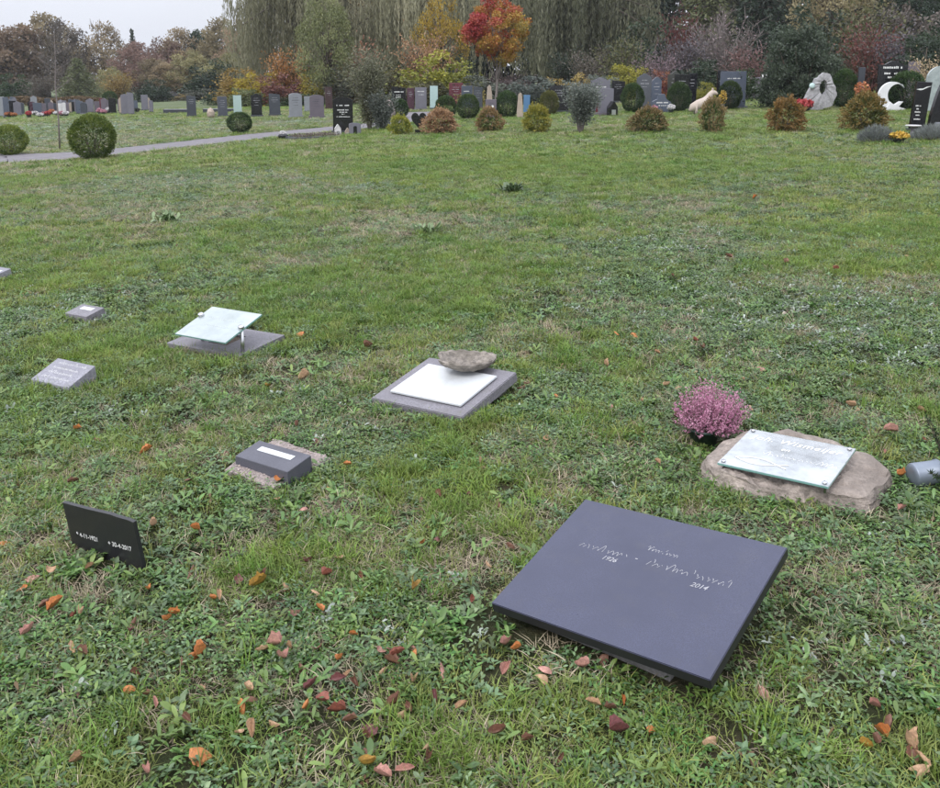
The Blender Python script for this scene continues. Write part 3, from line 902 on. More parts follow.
# ------------------------------------------------------------------ the ground
def lawn_material():
    m, nt, ns, ls, p = new_mat('lawn_turf')
    a = ns.new('ShaderNodeAttribute'); a.attribute_name = 'soil'
    big = ramp(ns, ls, noise_node(ns, ls, 0.22, 5, 0.65, 'World'), 0.36, 0.64)
    mid = ramp(ns, ls, noise_node(ns, ls, 1.3, 5, 0.7, 'World'), 0.36, 0.66)
    fine = ramp(ns, ls, noise_node(ns, ls, 26, 5, 0.75, 'World'), 0.3, 0.7)
    c = mixrgb(ns, ls, (0.09, 0.155, 0.05), (0.175, 0.205, 0.145), big)
    c = mixrgb(ns, ls, c, (0.2, 0.19, 0.125), mid)
    c2 = mixrgb(ns, ls, c, (0.08, 0.115, 0.045), fine)
    s = mixrgb(ns, ls, (0.028, 0.03, 0.014), (0.085, 0.068, 0.042), fine)
    s = mixrgb(ns, ls, s, (0.03, 0.042, 0.014), mid)
    ls.new(mixrgb(ns, ls, c2, s, a.outputs['Fac']), p.inputs['Base Color'])
    p.inputs['Roughness'].default_value = 0.9
    p.inputs['Specular IOR Level'].default_value = 0.15
    bump(ns, ls, p, fine, 0.8, 0.03)
    return m

def make_ground():
    xs = np.concatenate([-np.geomspace(420, 14, 30), np.linspace(-13, 15, 150), np.geomspace(16, 420, 30)])
    ys = np.concatenate([np.linspace(-60, 0, 12), np.linspace(0.5, 14, 120), np.geomspace(14.4, 700, 60)])
    X, Y = np.meshgrid(xs, ys)
    Z = zgn(X) + np.where(Y < 16, (fbm(X * 1.7 + 50, Y * 1.7 + 50) - 0.5) * 0.03, 0)
    n, mm = X.shape
    V = np.stack([X, Y, Z], -1).reshape(-1, 3)
    idx = np.arange(n * mm).reshape(n, mm)
    F = np.stack([idx[:-1, :-1], idx[:-1, 1:], idx[1:, 1:], idx[1:, :-1]], -1).reshape(-1, 4)
    me = arr_mesh('lawn', V, F, smooth=True)
    soil = np.clip((13 - Y.ravel()) / 6, 0, 1)
    at = me.attributes.new('soil', 'FLOAT', 'POINT'); at.data.foreach_set('value', soil.astype(np.float32))
    return tag(link('lawn', me, lawn_material()), kind='structure')
make_ground()
def gz(x, y):
    b = zg(x)
    if y < 14: b += (float(fbm(np.array([x * 1.7 + 50]), np.array([y * 1.7 + 50]))[0]) - 0.5) * 0.03
    return b

def smooth_line(P, k=6):
    P = [Vector((a, b, 0)) for a, b in P]
    out = []
    for i in range(len(P) - 1):
        p0 = P[max(i - 1, 0)]; p1 = P[i]; p2 = P[i + 1]; p3 = P[min(i + 2, len(P) - 1)]
        for j in range(k):
            t = j / k
            out.append(0.5 * ((2 * p1) + (p2 - p0) * t + (2 * p0 - 5 * p1 + 4 * p2 - p3) * t * t + (3 * p1 - p0 - 3 * p2 + p3) * t ** 3))
    out.append(P[-1])
    return out
A = smooth_line([(-24, 12)] + PATH_FAR[:7] + [(-2.75, 38.0), (-3.6, 41.5)])
B = smooth_line([(-22, 9.5)] + PATH_NEAR[:7] + [(-1.35, 34.5), (-1.2, 41.5)])
rnd = random.Random(2)
V = []
for a, b in zip(A, B):
    for k in range(5):
        q = a.lerp(b, k / 4)
        j = rnd.uniform(-0.06, 0.06) if k in (0, 4) else 0
        V.append((q.x + j, q.y + j, zg(q.x) + 0.012 + (0.012 if k == 2 else 0)))
F = [(i * 5 + k, i * 5 + k + 1, i * 5 + k + 6, i * 5 + k + 5) for i in range(len(A) - 1) for k in range(4)]
m_path = granite('path_gravel', (0.175, 0.162, 0.175), 0.9, 0.3, 30, patch=0.25, dirt=0.25, bumps=0.4, coord='Object')
tag(link('path', arr_mesh('path', V, F, smooth=True), m_path), kind='structure')
PATH_POLY = [(v.x, v.y) for v in A] + [(v.x, v.y) for v in reversed(B)]

# ------------------------------------------------------------------ vegetation builders
def unit(v):
    return v / np.maximum(np.linalg.norm(v, axis=-1, keepdims=True), 1e-9)

def leaves(C, D, L, W, rng):
    """rhombic leaf faces: centres C, directions D"""
    n = len(C)
    D = unit(D)
    S = unit(np.cross(D, rng.normal(size=(n, 3))))
    L = np.broadcast_to(np.asarray(L, float), (n,))[:, None]; W = np.broadcast_to(np.asarray(W, float), (n,))[:, None]
    N = np.cross(D, S)
    return np.stack([C - D * L / 2, C + S * W / 2 - D * L * 0.05 + N * W * 0.15, C + D * L / 2, C - S * W / 2 - D * L * 0.05 + N * W * 0.15], 1)

def ball_pts(rng, n, r0=0.0):
    v = unit(rng.normal(size=(n, 3)))
    return v * (r0 ** 3 + (1 - r0 ** 3) * rng.rand(n, 1)) ** (1 / 3)

def crown_clumps(rng, centers, radii, per, L, W, flat=0.8, tints=None, up=0.3):
    C = []; D = []; T = []
    for i, (c, r) in enumerate(zip(centers, radii)):
        k = int(per * (r / np.mean(radii)) ** 2)
        p = ball_pts(rng, k, 0.35) * np.array([1, 1, flat]) * r * (0.75 + 0.5 * rng.rand(k, 1))
        C.append(c + p)
        D.append(unit(p) + rng.normal(size=(k, 3)) * 0.8 + np.array([0, 0, up]))
        t0 = rng.rand() if tints is None else tints[i]
        T.append(np.clip(t0 * 0.7 + 0.3 * rng.rand(k) + 0.12 * (rng.rand(k) - 0.5), 0, 1))
    C = np.concatenate(C); D = np.concatenate(D); T = np.concatenate(T)
    s = 0.7 + 0.6 * rng.rand(len(C))
    return leaves(C, D, L * s, W * s, rng), T

def limbs(bm, rng, base, top, r, targets, seg=6, r_end=0.2):
    base = np.array(base); top = np.array(top)
    pts = [base + (top - base) * t + np.array([rng.normal(), rng.normal(), 0]) * 0.015 * (t > 0) for t in np.linspace(0, 1, 6)]
    tube(bm, pts, [r * (1.25 if i == 0 else 1 - 0.1 * i) for i in range(6)], seg + 2)
    for tg in targets:
        t0 = rng.uniform(0.35, 1.0)
        s = base + (top - base) * t0
        tg = np.array(tg)
        mid = (s + tg) / 2 + np.array([rng.normal() * 0.03, rng.normal() * 0.03, 0.04])
        q = [s, (s + mid) / 2 + np.array([0, 0, 0.01]), mid, tg]
        rr = r * 0.5 * (1.1 - 0.5 * t0)
        tube(bm, q, [rr, rr * 0.75, rr * 0.55, rr * r_end], 5)

# every kind below is made once or a few times at unit size (height 1, width 1)
def oak_proto(seed, thin=False, n=60, per=95, leaf=0.03):
    rng = np.random.RandomState(seed)
    cen = []
    while len(cen) < n:
        p = ball_pts(rng, 1, 0.45)[0]
        if p[2] < -0.75: continue
        c = np.array([p[0] * 0.43, p[1] * 0.43, 0.5 + p[2] * 0.43])
        c[:2] *= 1 - 0.25 * max(p[2], 0)
        cen.append(c + rng.normal(size=3) * 0.02)
    rad = rng.uniform(0.055, 0.12, n)
    if thin: rad *= 0.9; per = int(per * 0.5)
    q, t = crown_clumps(rng, cen, rad, per, leaf, leaf * 0.7)
    # loose inner leaves so that the crown closes
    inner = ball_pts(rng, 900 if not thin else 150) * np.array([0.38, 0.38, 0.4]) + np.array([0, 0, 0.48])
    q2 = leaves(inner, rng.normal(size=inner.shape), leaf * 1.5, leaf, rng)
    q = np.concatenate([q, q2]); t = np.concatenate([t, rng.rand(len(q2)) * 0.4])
    crown = quads_mesh('oak_crown', q, t)
    bm = bmesh.new()
    limbs(bm, rng, (0, 0, -0.02), (0.02, 0, 0.55), 0.032, [cen[i] for i in range(0, n, 2 if thin else 3)])
    if thin:
        for i in range(0, n):
            c = cen[i]
            for k in range(5):
                d = unit(rng.normal(size=3) + unit(c - np.array([0, 0, 0.45])) * 1.2)
                tube(bm, [c - d * 0.03, c + d * rng.uniform(0.05, 0.12)], [0.003, 0.0012], 3, False)
    return crown, bm_mesh('oak_trunk', bm, True)

def fir_proto(seed):
    rng = np.random.RandomState(seed)
    Q = []; T = []
    bm = bmesh.new()
    tube(bm, [(0, 0, -0.02), (0.005, 0, 0.5), (0, 0, 0.97)], [0.03, 0.018, 0.003], 7)
    for lay in range(22):
        z = 0.1 + 0.86 * lay / 21
        rr = 0.5 * (1 - (z - 0.1) / 0.9) ** 0.8 * rng.uniform(0.8, 1.08) + 0.02
        nb = max(5, int(15 * rr / 0.5))
        a0 = rng.rand() * 6.28
        for b in range(nb):
            a = a0 + b * 6.283 / nb + rng.normal() * 0.12
            L = rr * rng.uniform(0.75, 1.1)
            k = int(14 + 50 * L)
            s = rng.rand(k) ** 0.7
            C = np.stack([np.cos(a) * s * L, np.sin(a) * s * L, z + 0.05 * s * L - 0.3 * L * s * s], -1)
            C += rng.normal(size=C.shape) * np.array([0.022, 0.022, 0.014])
            D = np.stack([np.cos(a) + rng.normal(size=k) * 0.7, np.sin(a) + rng.normal(size=k) * 0.7, -0.35 + rng.normal(size=k) * 0.3], -1)
            Q.append(leaves(C, D, 0.05, 0.018, rng)); T.append(np.clip(rng.rand() * 0.4 + 0.6 * s * rng.rand(k), 0, 1))
            tube(bm, [(0, 0, z), (math.cos(a) * L * 0.7, math.sin(a) * L * 0.7, z - 0.06 * L)], [0.006, 0.002], 3, False)
    return quads_mesh('fir_crown', np.concatenate(Q), np.concatenate(T)), bm_mesh('fir_trunk', bm, True)

def dome_proto(seed, n=60, per=70, leaf=0.042):
    rng = np.random.RandomState(seed)
    cen = []
    while len(cen) < n:
        p = ball_pts(rng, 1, 0.6)[0]
        if p[2] < -0.15: p[2] = -p[2] * 0.5
        cen.append(np.array([p[0] * 0.42, p[1] * 0.42, 0.1 + p[2] * 0.78]) + rng.normal(size=3) * 0.025)
    q, t = crown_clumps(rng, cen, rng.uniform(0.07, 0.14, n), per, leaf, leaf * 0.6)
    skirt = np.stack([rng.normal(size=700) * 0.22, rng.normal(size=700) * 0.22, rng.rand(700) * 0.55], -1)
    q2 = leaves(skirt, rng.normal(size=skirt.shape), leaf * 1.3, leaf * 0.9, rng)
    bm = bmesh.new()
    for i in range(6):
        a = i * 1.05
        tube(bm, [(0.02 * math.cos(a), 0.02 * math.sin(a), -0.02), (0.1 * math.cos(a), 0.1 * math.sin(a), 0.3), (0.22 * math.cos(a), 0.22 * math.sin(a), 0.62)], [0.02, 0.014, 0.005], 5)
    return quads_mesh('shrub_crown', np.concatenate([q, q2]), np.concatenate([t, rng.rand(700) * 0.4])), bm_mesh('shrub_stems', bm, True)

def loose_proto(seed, stems=34, per=70, leaf=0.045, bare=False):
    rng = np.random.RandomState(seed)
    Q = []; T = []
    bm = bmesh.new()
    for i in range(stems):
        a = rng.rand() * 6.283; sp = rng.rand() ** 0.6 * 0.45; h = rng.uniform(0.5, 1.0) * (1 - 0.3 * sp)
        tip = np.array([math.cos(a) * sp, math.sin(a) * sp, h])
        b0 = np.array([math.cos(a) * 0.04, math.sin(a) * 0.04, -0.02])
        mid = (b0 + tip) / 2 + np.array([-math.cos(a) * 0.06, -math.sin(a) * 0.06, 0.05])
        tube(bm, [b0, mid, tip], [0.009, 0.006, 0.002], 4, False)
        k = per if not bare else per // 3
        s = rng.rand(k) ** 0.6
        C = (1 - s)[:, None] ** 2 * b0 + 2 * (s * (1 - s))[:, None] * mid + (s ** 2)[:, None] * tip
        wob = rng.normal(size=C.shape) * (0.03 + 0.05 * s[:, None])
        C = C + wob; C[:, 2] = np.maximum(C[:, 2], 0.01)
        D = unit(wob) + np.array([0, 0, 0.5]) + rng.normal(size=C.shape) * 0.4
        if bare:
            for j in range(16):
                t = rng.uniform(0.4, 1.0); p = (1 - t) ** 2 * b0 + 2 * t * (1 - t) * mid + t * t * tip
                d = unit(np.array([rng.normal(), rng.normal(), 1.1]))
                tube(bm, [p, p + d * rng.uniform(0.06, 0.17)], [0.0035, 0.0015], 3, False)
            Q.append(leaves(C, D, leaf * 0.9, leaf * 0.3, rng))
        else:
            Q.append(leaves(C, D, leaf * (0.7 + 0.6 * rng.rand(k)), leaf * 0.5, rng))
        T.append(np.clip(rng.rand() * 0.5 + 0.5 * rng.rand(k), 0, 1))
    return quads_mesh('shrub_crown', np.concatenate(Q), np.concatenate(T)), bm_mesh('shrub_stems', bm, True)

def willow_proto(seed):
    rng = np.random.RandomState(seed)
    bm = bmesh.new()
    tube(bm, [(0, 0, -0.01), (0.01, 0, 0.2), (0, 0.01, 0.45), (0.01, 0, 0.75)], [0.045, 0.036, 0.026, 0.01], 8)
    Q = []; T = []
    arches = []
    for i in range(46):
        a = rng.rand() * 6.283; r = rng.rand() ** 0.6 * 0.52
        z = 0.98 - 0.5 * r * r / 0.2 * rng.uniform(0.3, 1.0) - rng.rand() * 0.1
        tip = np.array([math.cos(a) * r, math.sin(a) * r, z]); s0 = np.array([0, 0, rng.uniform(0.3, 0.6)])
        mid = (s0 + tip) / 2 + np.array([0, 0, 0.12])
        tube(bm, [s0, mid, tip], [0.012, 0.007, 0.002], 4, False)
        arches.append((s0, mid, tip, rng.rand()))
    for k in range(2300):
        s0, mid, tip, tn = arches[rng.randint(len(arches))]
        t = rng.uniform(0.45, 1.05)
        p = (1 - t) ** 2 * s0 + 2 * t * (1 - t) * mid + t * t * tip + rng.normal(size=3) * np.array([0.03, 0.03, 0.015])
        ln = min(rng.uniform(0.12, 0.6), p[2] - 0.1)
        if ln < 0.05: continue
        m = int(6 + ln * 46)
        s = np.sort(rng.rand(m))
        C = p + np.stack([np.zeros(m), np.zeros(m), -s * ln], -1)
        out = unit(np.array([[p[0], p[1], 0.001]]))[0]
        C += out * (0.05 * np.sqrt(s))[:, None] * (1 - s * 0.5)[:, None] + rng.normal(size=C.shape) * 0.0035
        D = np.stack([rng.normal(size=m) * 0.25, rng.normal(size=m) * 0.25, -np.ones(m)], -1)
        Q.append(leaves(C, D, 0.03 * (0.7 + 0.7 * rng.rand(m)), 0.0062, rng))
        T.append(np.clip(tn * 0.6 + rng.rand() * 0.3 + 0.2 * rng.rand(m), 0, 1))
    return quads_mesh('willow_crown', np.concatenate(Q), np.concatenate(T)), bm_mesh('willow_trunk', bm, True)

def ball_proto(seed, n=8500, leaf=0.05, rough=0.05, egg=0.0, tintmix=0.5):
    """clipped shrub of height 1 and width 1 resting on the ground"""
    rng = np.random.RandomState(seed)
    v = unit(rng.normal(size=(n, 3)))
    az = np.arctan2(v[:, 1], v[:, 0])
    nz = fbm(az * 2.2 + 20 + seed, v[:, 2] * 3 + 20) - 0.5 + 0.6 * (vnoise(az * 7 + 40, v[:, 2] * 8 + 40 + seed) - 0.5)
    r = (0.5 + rough * nz * 2) * (0.72 + 0.28 * rng.rand(n) ** 0.35)
    C = v * r[:, None]
    C[:, 2] = C[:, 2] * 0.98 + 0.5
    w = 1 - egg * (C[:, 2] - 0.45)
    C[:, 0] *= w; C[:, 1] *= w
    keep = C[:, 2] > 0.02
    C = C[keep]; v = v[keep]; nz = nz[keep]
    D = v + rng.normal(size=C.shape) * 0.55 + np.array([0, 0, 0.35])
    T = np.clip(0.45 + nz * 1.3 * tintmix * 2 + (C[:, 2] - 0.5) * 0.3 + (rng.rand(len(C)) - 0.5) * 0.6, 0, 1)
    s = 0.7 + 0.6 * rng.rand(len(C))
    bm = bmesh.new()
    for i in range(5):
        a = i * 1.26
        tube(bm, [(0.04 * math.cos(a), 0.04 * math.sin(a), -0.02), (0.1 * math.cos(a), 0.1 * math.sin(a), 0.25), (0.2 * math.cos(a), 0.2 * math.sin(a), 0.55)], [0.025, 0.018, 0.006], 5)
    return quads_mesh('clipped_crown', leaves(C, D, leaf * s, leaf * 0.42 * s, rng), T), bm_mesh('clipped_stems', bm, True)

def plant(name, protos, i, loc, w, h, rz, fmat, label, cat, group=None, bark=None, part='trunk'):
    crown, trunk = protos[i % len(protos)]
    o = empty(name, loc, rz, (w, w, h))
    tag(o, label, cat, group)
    link(part, trunk, bark or M_BARK, o)
    link('crown' if part == 'trunk' else 'foliage', crown, fmat, o, own=True)
    return o

OAKS = [oak_proto(s) for s in (1, 2, 3)]
OAKS_FINE = [oak_proto(s, n=80, per=130, leaf=0.02) for s in (21, 22)]
OAKS_THIN = [oak_proto(s, True, 60) for s in (5, 6)]
OAKS_THIN_FINE = [oak_proto(25, True, 80, 130, 0.024)]
FIRS = [fir_proto(s) for s in (7, 8)]
DOMES = [dome_proto(s) for s in (9, 10, 11, 12)]
LOOSE = [loose_proto(s) for s in (13, 14, 15)]
BARE = [loose_proto(16, 40, 60, 0.04, True)]
WILLOWS = [willow_proto(17), willow_proto(18)]
BALL = [ball_proto(s) for s in (30, 31, 32)]
SHAGGY = [ball_proto(s, 5200, 0.075, 0.24, 0.4, 1.5) for s in (33, 34, 35)]

def wood(label, x0, x1, y0, y1, h, n, c1, c2, seed, leaf):
    """the closed mass of foliage behind the trees one can tell apart"""
    rng = np.random.RandomState(seed)
    cen = np.stack([rng.uniform(x0, x1, n), rng.uniform(y0, y1, n), rng.rand(n)], -1)
    top = h * (0.75 + 0.5 * fbm(cen[:, 0] * 0.22 + 30, cen[:, 1] * 0.1 + 9))
    cen[:, 2] = cen[:, 2] * top * 0.92 + zgn(cen[:, 0])
    rad = rng.uniform(0.08, 0.15, n) * h
    q, t = crown_clumps(rng, cen, rad, 60, leaf, leaf * 0.65)
    tag(link('wood', quads_mesh('wood', q, t), foliage('wood_leaves', c1, c2, trans=0.4)), label, 'wood', kind='stuff')
wood('dim brown undergrowth closing the far wood', -95, -22, 126, 140, 7.6, 640, (0.11, 0.1, 0.075), (0.26, 0.21, 0.14), 501, 0.3)
wood('dark mixed wood closing the view behind the bank shrubs', -17, 60, 84, 98, 17.0, 1500, (0.03, 0.038, 0.026), (0.14, 0.135, 0.085), 502, 0.62)

rnd = random.Random(11)
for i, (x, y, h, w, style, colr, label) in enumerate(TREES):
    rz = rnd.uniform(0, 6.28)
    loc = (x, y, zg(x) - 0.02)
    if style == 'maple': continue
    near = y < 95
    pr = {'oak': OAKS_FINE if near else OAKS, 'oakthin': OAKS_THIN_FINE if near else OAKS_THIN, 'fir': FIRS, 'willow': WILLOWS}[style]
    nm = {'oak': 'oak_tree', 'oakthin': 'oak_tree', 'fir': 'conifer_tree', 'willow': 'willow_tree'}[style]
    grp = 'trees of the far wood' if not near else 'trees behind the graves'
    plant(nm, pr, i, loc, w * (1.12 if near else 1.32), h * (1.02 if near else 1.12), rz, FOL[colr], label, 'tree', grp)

for i, (x, y, h, w, style, colr, label) in enumerate(BANK_SHRUBS):
    pr = {'dome': DOMES, 'loose': LOOSE, 'bare': BARE}[style]
    plant('shrub', pr, i, (x, y, zg(x) - 0.02), w * 1.75, h * 1.06, rnd.uniform(0, 6.28), FOL[colr], label, 'shrub', 'shrubs on the bank behind the graves',
          M_TWIG if style == 'bare' else M_BARK, 'stems')

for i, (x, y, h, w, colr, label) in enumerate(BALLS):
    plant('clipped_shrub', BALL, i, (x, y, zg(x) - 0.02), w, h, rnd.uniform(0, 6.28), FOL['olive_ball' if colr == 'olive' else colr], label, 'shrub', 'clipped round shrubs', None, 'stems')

EC = {'lime': 'lime_s', 'rust': 'rust', 'rustgreen': 'rustgreen', 'limeolive': 'lime_s', 'rustgreen2': 'rustgreen', 'greenrust': 'greenrust', 'orange': 'orange_s', 'olivegold': 'olivegold'}
for i, (x, y, h, w, colr, label) in enumerate(EDGE_SHRUBS):
    plant('conifer_shrub', SHAGGY, i, (x, y, zg(x) - 0.02), w * 1.05, h, rnd.uniform(0, 6.28), FOL[EC[colr]], label, 'shrub', 'small autumn shrubs along the lawn edge', None, 'stems')

def autumn_tree():
    x, y, h, w = [r[:4] for r in TREES if r[4] == 'maple'][0]
    label = [r[6] for r in TREES if r[4] == 'maple'][0]
    rng = np.random.RandomState(41)
    n = 90
    cen = []; tn = []
    while len(cen) < n:
        p = ball_pts(rng, 1, 0.5)[0]
        c = np.array([p[0] * w * 0.43, p[1] * w * 0.43, h * 0.68 + p[2] * h * 0.27])
        c[2] -= 0.25 * abs(p[0]) * (1 if p[2] > 0 else -0.3)
        cen.append(c)
        tn.append(np.clip(0.5 + 0.44 * p[0] + 0.12 * (p[2] < -0.2) - 0.1 * p[2] + rng.normal() * 0.24, 0, 1))
    q, t = crown_clumps(rng, cen, rng.uniform(0.18, 0.4, n), 150, 0.1, 0.07, 0.75, np.array(tn) / 0.85)
    o = empty('autumn_tree', (x, y, zg(x)))
    tag(o, label, 'tree')
    bm = bmesh.new()
    limbs(bm, rng, (0.0, 0, -0.05), (0.05, 0, h * 0.62), 0.062, [cen[i] for i in range(0, n, 3)], 8)
    link('trunk', bm_mesh('trunk', bm, True), M_TWIG, o)
    link('crown', quads_mesh('crown', q, t), FOL['maple'], o)
autumn_tree()

def laurel():
    rng = np.random.RandomState(42)
    o = empty('laurel_bush', (12.17, 33.6, zg(12.17)))
    tag(o, 'wide dark laurel bush with silvery leaf sheen behind the holed rock', 'bush')
    n = 120
    cen = []
    while len(cen) < n:
        p = ball_pts(rng, 1, 0.55)[0]
        p[2] = abs(p[2])
        cen.append(np.array([p[0] * 1.6, p[1] * 1.1, 0.2 + p[2] * 2.85]))
    q, t = crown_clumps(rng, cen, rng.uniform(0.2, 0.42, n), 150, 0.12, 0.045, 0.9, None, 0.9)
    sk = np.stack([rng.normal(size=2500) * 0.75, rng.normal(size=2500) * 0.5, rng.rand(2500) * 2.4], -1)
    q2 = leaves(sk, rng.normal(size=sk.shape) + np.array([0, 0, 0.6]), 0.13, 0.06, rng)
    link('foliage', quads_mesh('laurel_leaves', np.concatenate([q, q2]), np.concatenate([t, rng.rand(2500) * 0.4])), FOL['laurel'], o)
    bm = bmesh.new()
    for i in range(9):
        a = i * 0.7
        tube(bm, [(0.1 * math.cos(a), 0.1 * math.sin(a), -0.05), (0.5 * math.cos(a), 0.4 * math.sin(a), 1.0), (1.1 * math.cos(a), 0.8 * math.sin(a), 2.2)], [0.05, 0.035, 0.012], 6)
    link('stems', bm_mesh('stems', bm, True), M_BARK, o)
laurel()

def long_leaf_shrub(name, label, x, y, h, w, mat, seed, stems, per, L, W, clear=0.0, droop=0.0):
    rng = np.random.RandomState(seed)
    o = empty(name, (x, y, zg(x)))
    tag(o, label, 'shrub')
    bm = bmesh.new(); Q = []; T = []
    for i in range(stems):
        a = rng.rand() * 6.283; sp = rng.rand() ** 0.6 * w * 0.5; hh = h * rng.uniform(0.6, 1.0)
        b0 = np.array([math.cos(a) * 0.05, math.sin(a) * 0.05, -0.03]); tip = np.array([math.cos(a) * sp, math.sin(a) * sp, hh])
        mid = (b0 + tip) / 2 + np.array([-math.cos(a) * sp * 0.2, -math.sin(a) * sp * 0.2, hh * 0.08])
        tube(bm, [b0, mid, tip], [0.012, 0.008, 0.003], 4, False)
        s = clear + (1 - clear) * rng.rand(per) ** 0.75
        C = (1 - s)[:, None] ** 2 * b0 + 2 * (s * (1 - s))[:, None] * mid + (s ** 2)[:, None] * tip
        wob = rng.normal(size=C.shape) * 0.085 * w * np.array([1, 1, 0.6])
        Q.append(leaves(C + wob, unit(wob) + np.array([0, 0, 0.4 - droop]) + rng.normal(size=C.shape) * 0.35, L * (0.7 + 0.6 * rng.rand(per)), W, rng))
        T.append(np.clip(rng.rand(per), 0, 1))
    link('stems', bm_mesh('stems', bm, True), M_TWIG, o)
    link('foliage', quads_mesh('long_leaves', np.concatenate(Q), np.concatenate(T)), mat, o)
M_GREYLEAF = foliage('silver_leaf', (0.06, 0.075, 0.06), (0.2, 0.215, 0.19))
long_leaf_shrub('silver_shrub', 'tall silvery grey shrub on bare reddish stems in the lawn edge row', 2.9, 23.8, 1.34, 1.05, M_GREYLEAF, 50, 30, 230, 0.07, 0.03, 0.25)
long_leaf_shrub('thin_leaved_shrub', 'tall thin leaved olive grey shrub beside the black arched headstone', -3.2, 28.9, 2.6, 1.5, foliage('thin_leaf', (0.06, 0.07, 0.038), (0.19, 0.19, 0.125)), 51, 40, 190, 0.12, 0.026, 0.1, 0.3)
long_leaf_shrub('silver_shrub', 'low silvery shrub at the foot of the thin leaved shrub', -2.75, 28.4, 1.15, 1.0, M_GREYLEAF, 52, 26, 200, 0.07, 0.03, 0.05)

def sapling():
    rng = np.random.RandomState(55)
    o = empty('sapling_tree', (-11.07, 24.34, zg(-11.07)))
    tag(o, 'slender leafless sapling standing beyond the path', 'tree')
    bm = bmesh.new()
    tube(bm, [(0, 0, -0.05), (0.03, 0, 0.8), (0.02, 0, 1.7), (0.08, 0, 2.4), (0.1, 0, 3.1)], [0.024, 0.021, 0.017, 0.009, 0.003], 7)
    link('trunk', bm_mesh('trunk', bm, True), M_TWIG, o)
    bm = bmesh.new()
    for i in range(16):
        z = rng.uniform(1.5, 3.0); a = rng.rand() * 6.283; L = rng.uniform(0.25, 0.75)
        p = np.array([0.05, 0, z]); d = np.array([math.cos(a), math.sin(a), rng.uniform(0.3, 0.9)])
        tube(bm, [p, p + d * L * 0.5, p + d * L + np.array([0, 0, 0.05])], [0.005, 0.003, 0.0012], 4, False)
        for k in range(4):
            t = rng.uniform(0.3, 1); q = p + d * L * t; e = unit(d + rng.normal(size=3) * 0.6)
            tube(bm, [q, q + e * rng.uniform(0.1, 0.3)], [0.0025, 0.001], 3, False)
    link('crown', bm_mesh('crown', bm), M_TWIG, o)
sapling()

def hedge():
    rng = np.random.RandomState(56)
    o = empty('copper_hedge', (-36.5, 82.0, zg(-36.5)), R(2))
    tag(o, 'low clipped copper coloured hedge behind the crowded plot', 'hedge')
    n = 9000
    C = np.stack([rng.uniform(-6.5, 5, n), rng.normal(size=n) * 0.28, rng.rand(n) ** 0.8 * 1.0], -1)
    C[:, 2] *= 0.72 + 0.1 * np.sin(C[:, 0] * 1.3)
    link('foliage', quads_mesh('hedge_leaves', leaves(C, rng.normal(size=C.shape) + np.array([0, 0, 0.4]), 0.14, 0.1, rng), rng.rand(n)), FOL['copper'], o)
    bm = bmesh.new()
    for i in range(24):
        tube(bm, [(-6.4 + i * 0.48, 0, -0.05), (-6.4 + i * 0.48, 0.03, 0.7)], [0.03, 0.01], 5)
    tag(link('stems', bm_mesh('stems', bm, True), M_BARK, o), kind='stuff')
hedge()

# ------------------------------------------------------------------ memorials on the lawn
FOOT = []          # footprints kept free of grass: (cx, cy, yaw, half width, half depth)
def memorial(name, label, cat, x, y, yaw, w, d):
    """empty at the base of a memorial; x,y is the middle of its front edge"""
    yaw = R(yaw)
    o = empty(name, (x, y, gz(x, y)), yaw)
    tag(o, label, cat)
    FOOT.append((x - math.sin(yaw) * d / 2, y + math.cos(yaw) * d / 2, yaw, w / 2, d / 2))
    return o

def face(zf, tilt, roll, y0=0.0):
    """local frame of a tilted top face: origin at its front edge, z = face normal"""
    tilt, roll = R(tilt), R(roll)
    ex = Vector((math.cos(roll), 0, math.sin(roll)))
    n = Vector((0, 1, 0))
    up = ex.cross(n)
    ey = n * math.cos(tilt) + up * math.sin(tilt)
    ez = ex.cross(ey)
    M = Matrix(((ex.x, ey.x, ez.x, 0), (ex.y, ey.y, ez.y, y0), (ex.z, ey.z, ez.z, zf), (0, 0, 0, 1)))
    return M

def slab_mesh(name, w, d, th, M, bevel=0.003):
    bm = bmesh.new()
    add_box(bm, w, d, th, M @ Matrix.Translation((0, d / 2, -th)), bevel)
    return bm_mesh(name, bm)

def wedge_mesh(name, w, d, inset, M, zbot, th, right=None):
    """support block from below ground up to the underside of a tilted slab"""
    bm = bmesh.new()
    top = [M @ Vector((sx * (w / 2 - (right if right and sx > 0 else inset)), yy, -th - 0.0005)) for sx, yy in ((-1, inset), (1, inset), (1, d - inset), (-1, d - inset))]
    bot = [Vector((t.x, t.y, zbot)) for t in top]
    a = [bm.verts.new(t) for t in top]; b = [bm.verts.new(t) for t in bot]
    bm.faces.new(a); bm.faces.new(b[::-1])
    for i in range(4): bm.faces.new((a[i], b[i], b[(i + 1) % 4], a[(i + 1) % 4]))
    return bm_mesh(name, bm)

def text_mesh(body, size, M, shear=0.0, align='CENTER', extrude=0.0004, spacing=1.0):
    cu = bpy.data.curves.new('lettering', 'FONT')
    cu.body = body; cu.size = size; cu.shear = shear; cu.align_x = align; cu.extrude = extrude; cu.space_character = spacing
    cu.resolution_u = 4
    t = bpy.data.objects.new('lettering', cu)
    COL.objects.link(t)
    bpy.context.view_layer.update()
    me = bpy.data.meshes.new_from_object(t.evaluated_get(bpy.context.evaluated_depsgraph_get()))
    bpy.data.objects.remove(t, do_unlink=True)
    me.transform(M)
    me.materials.clear()
    return me

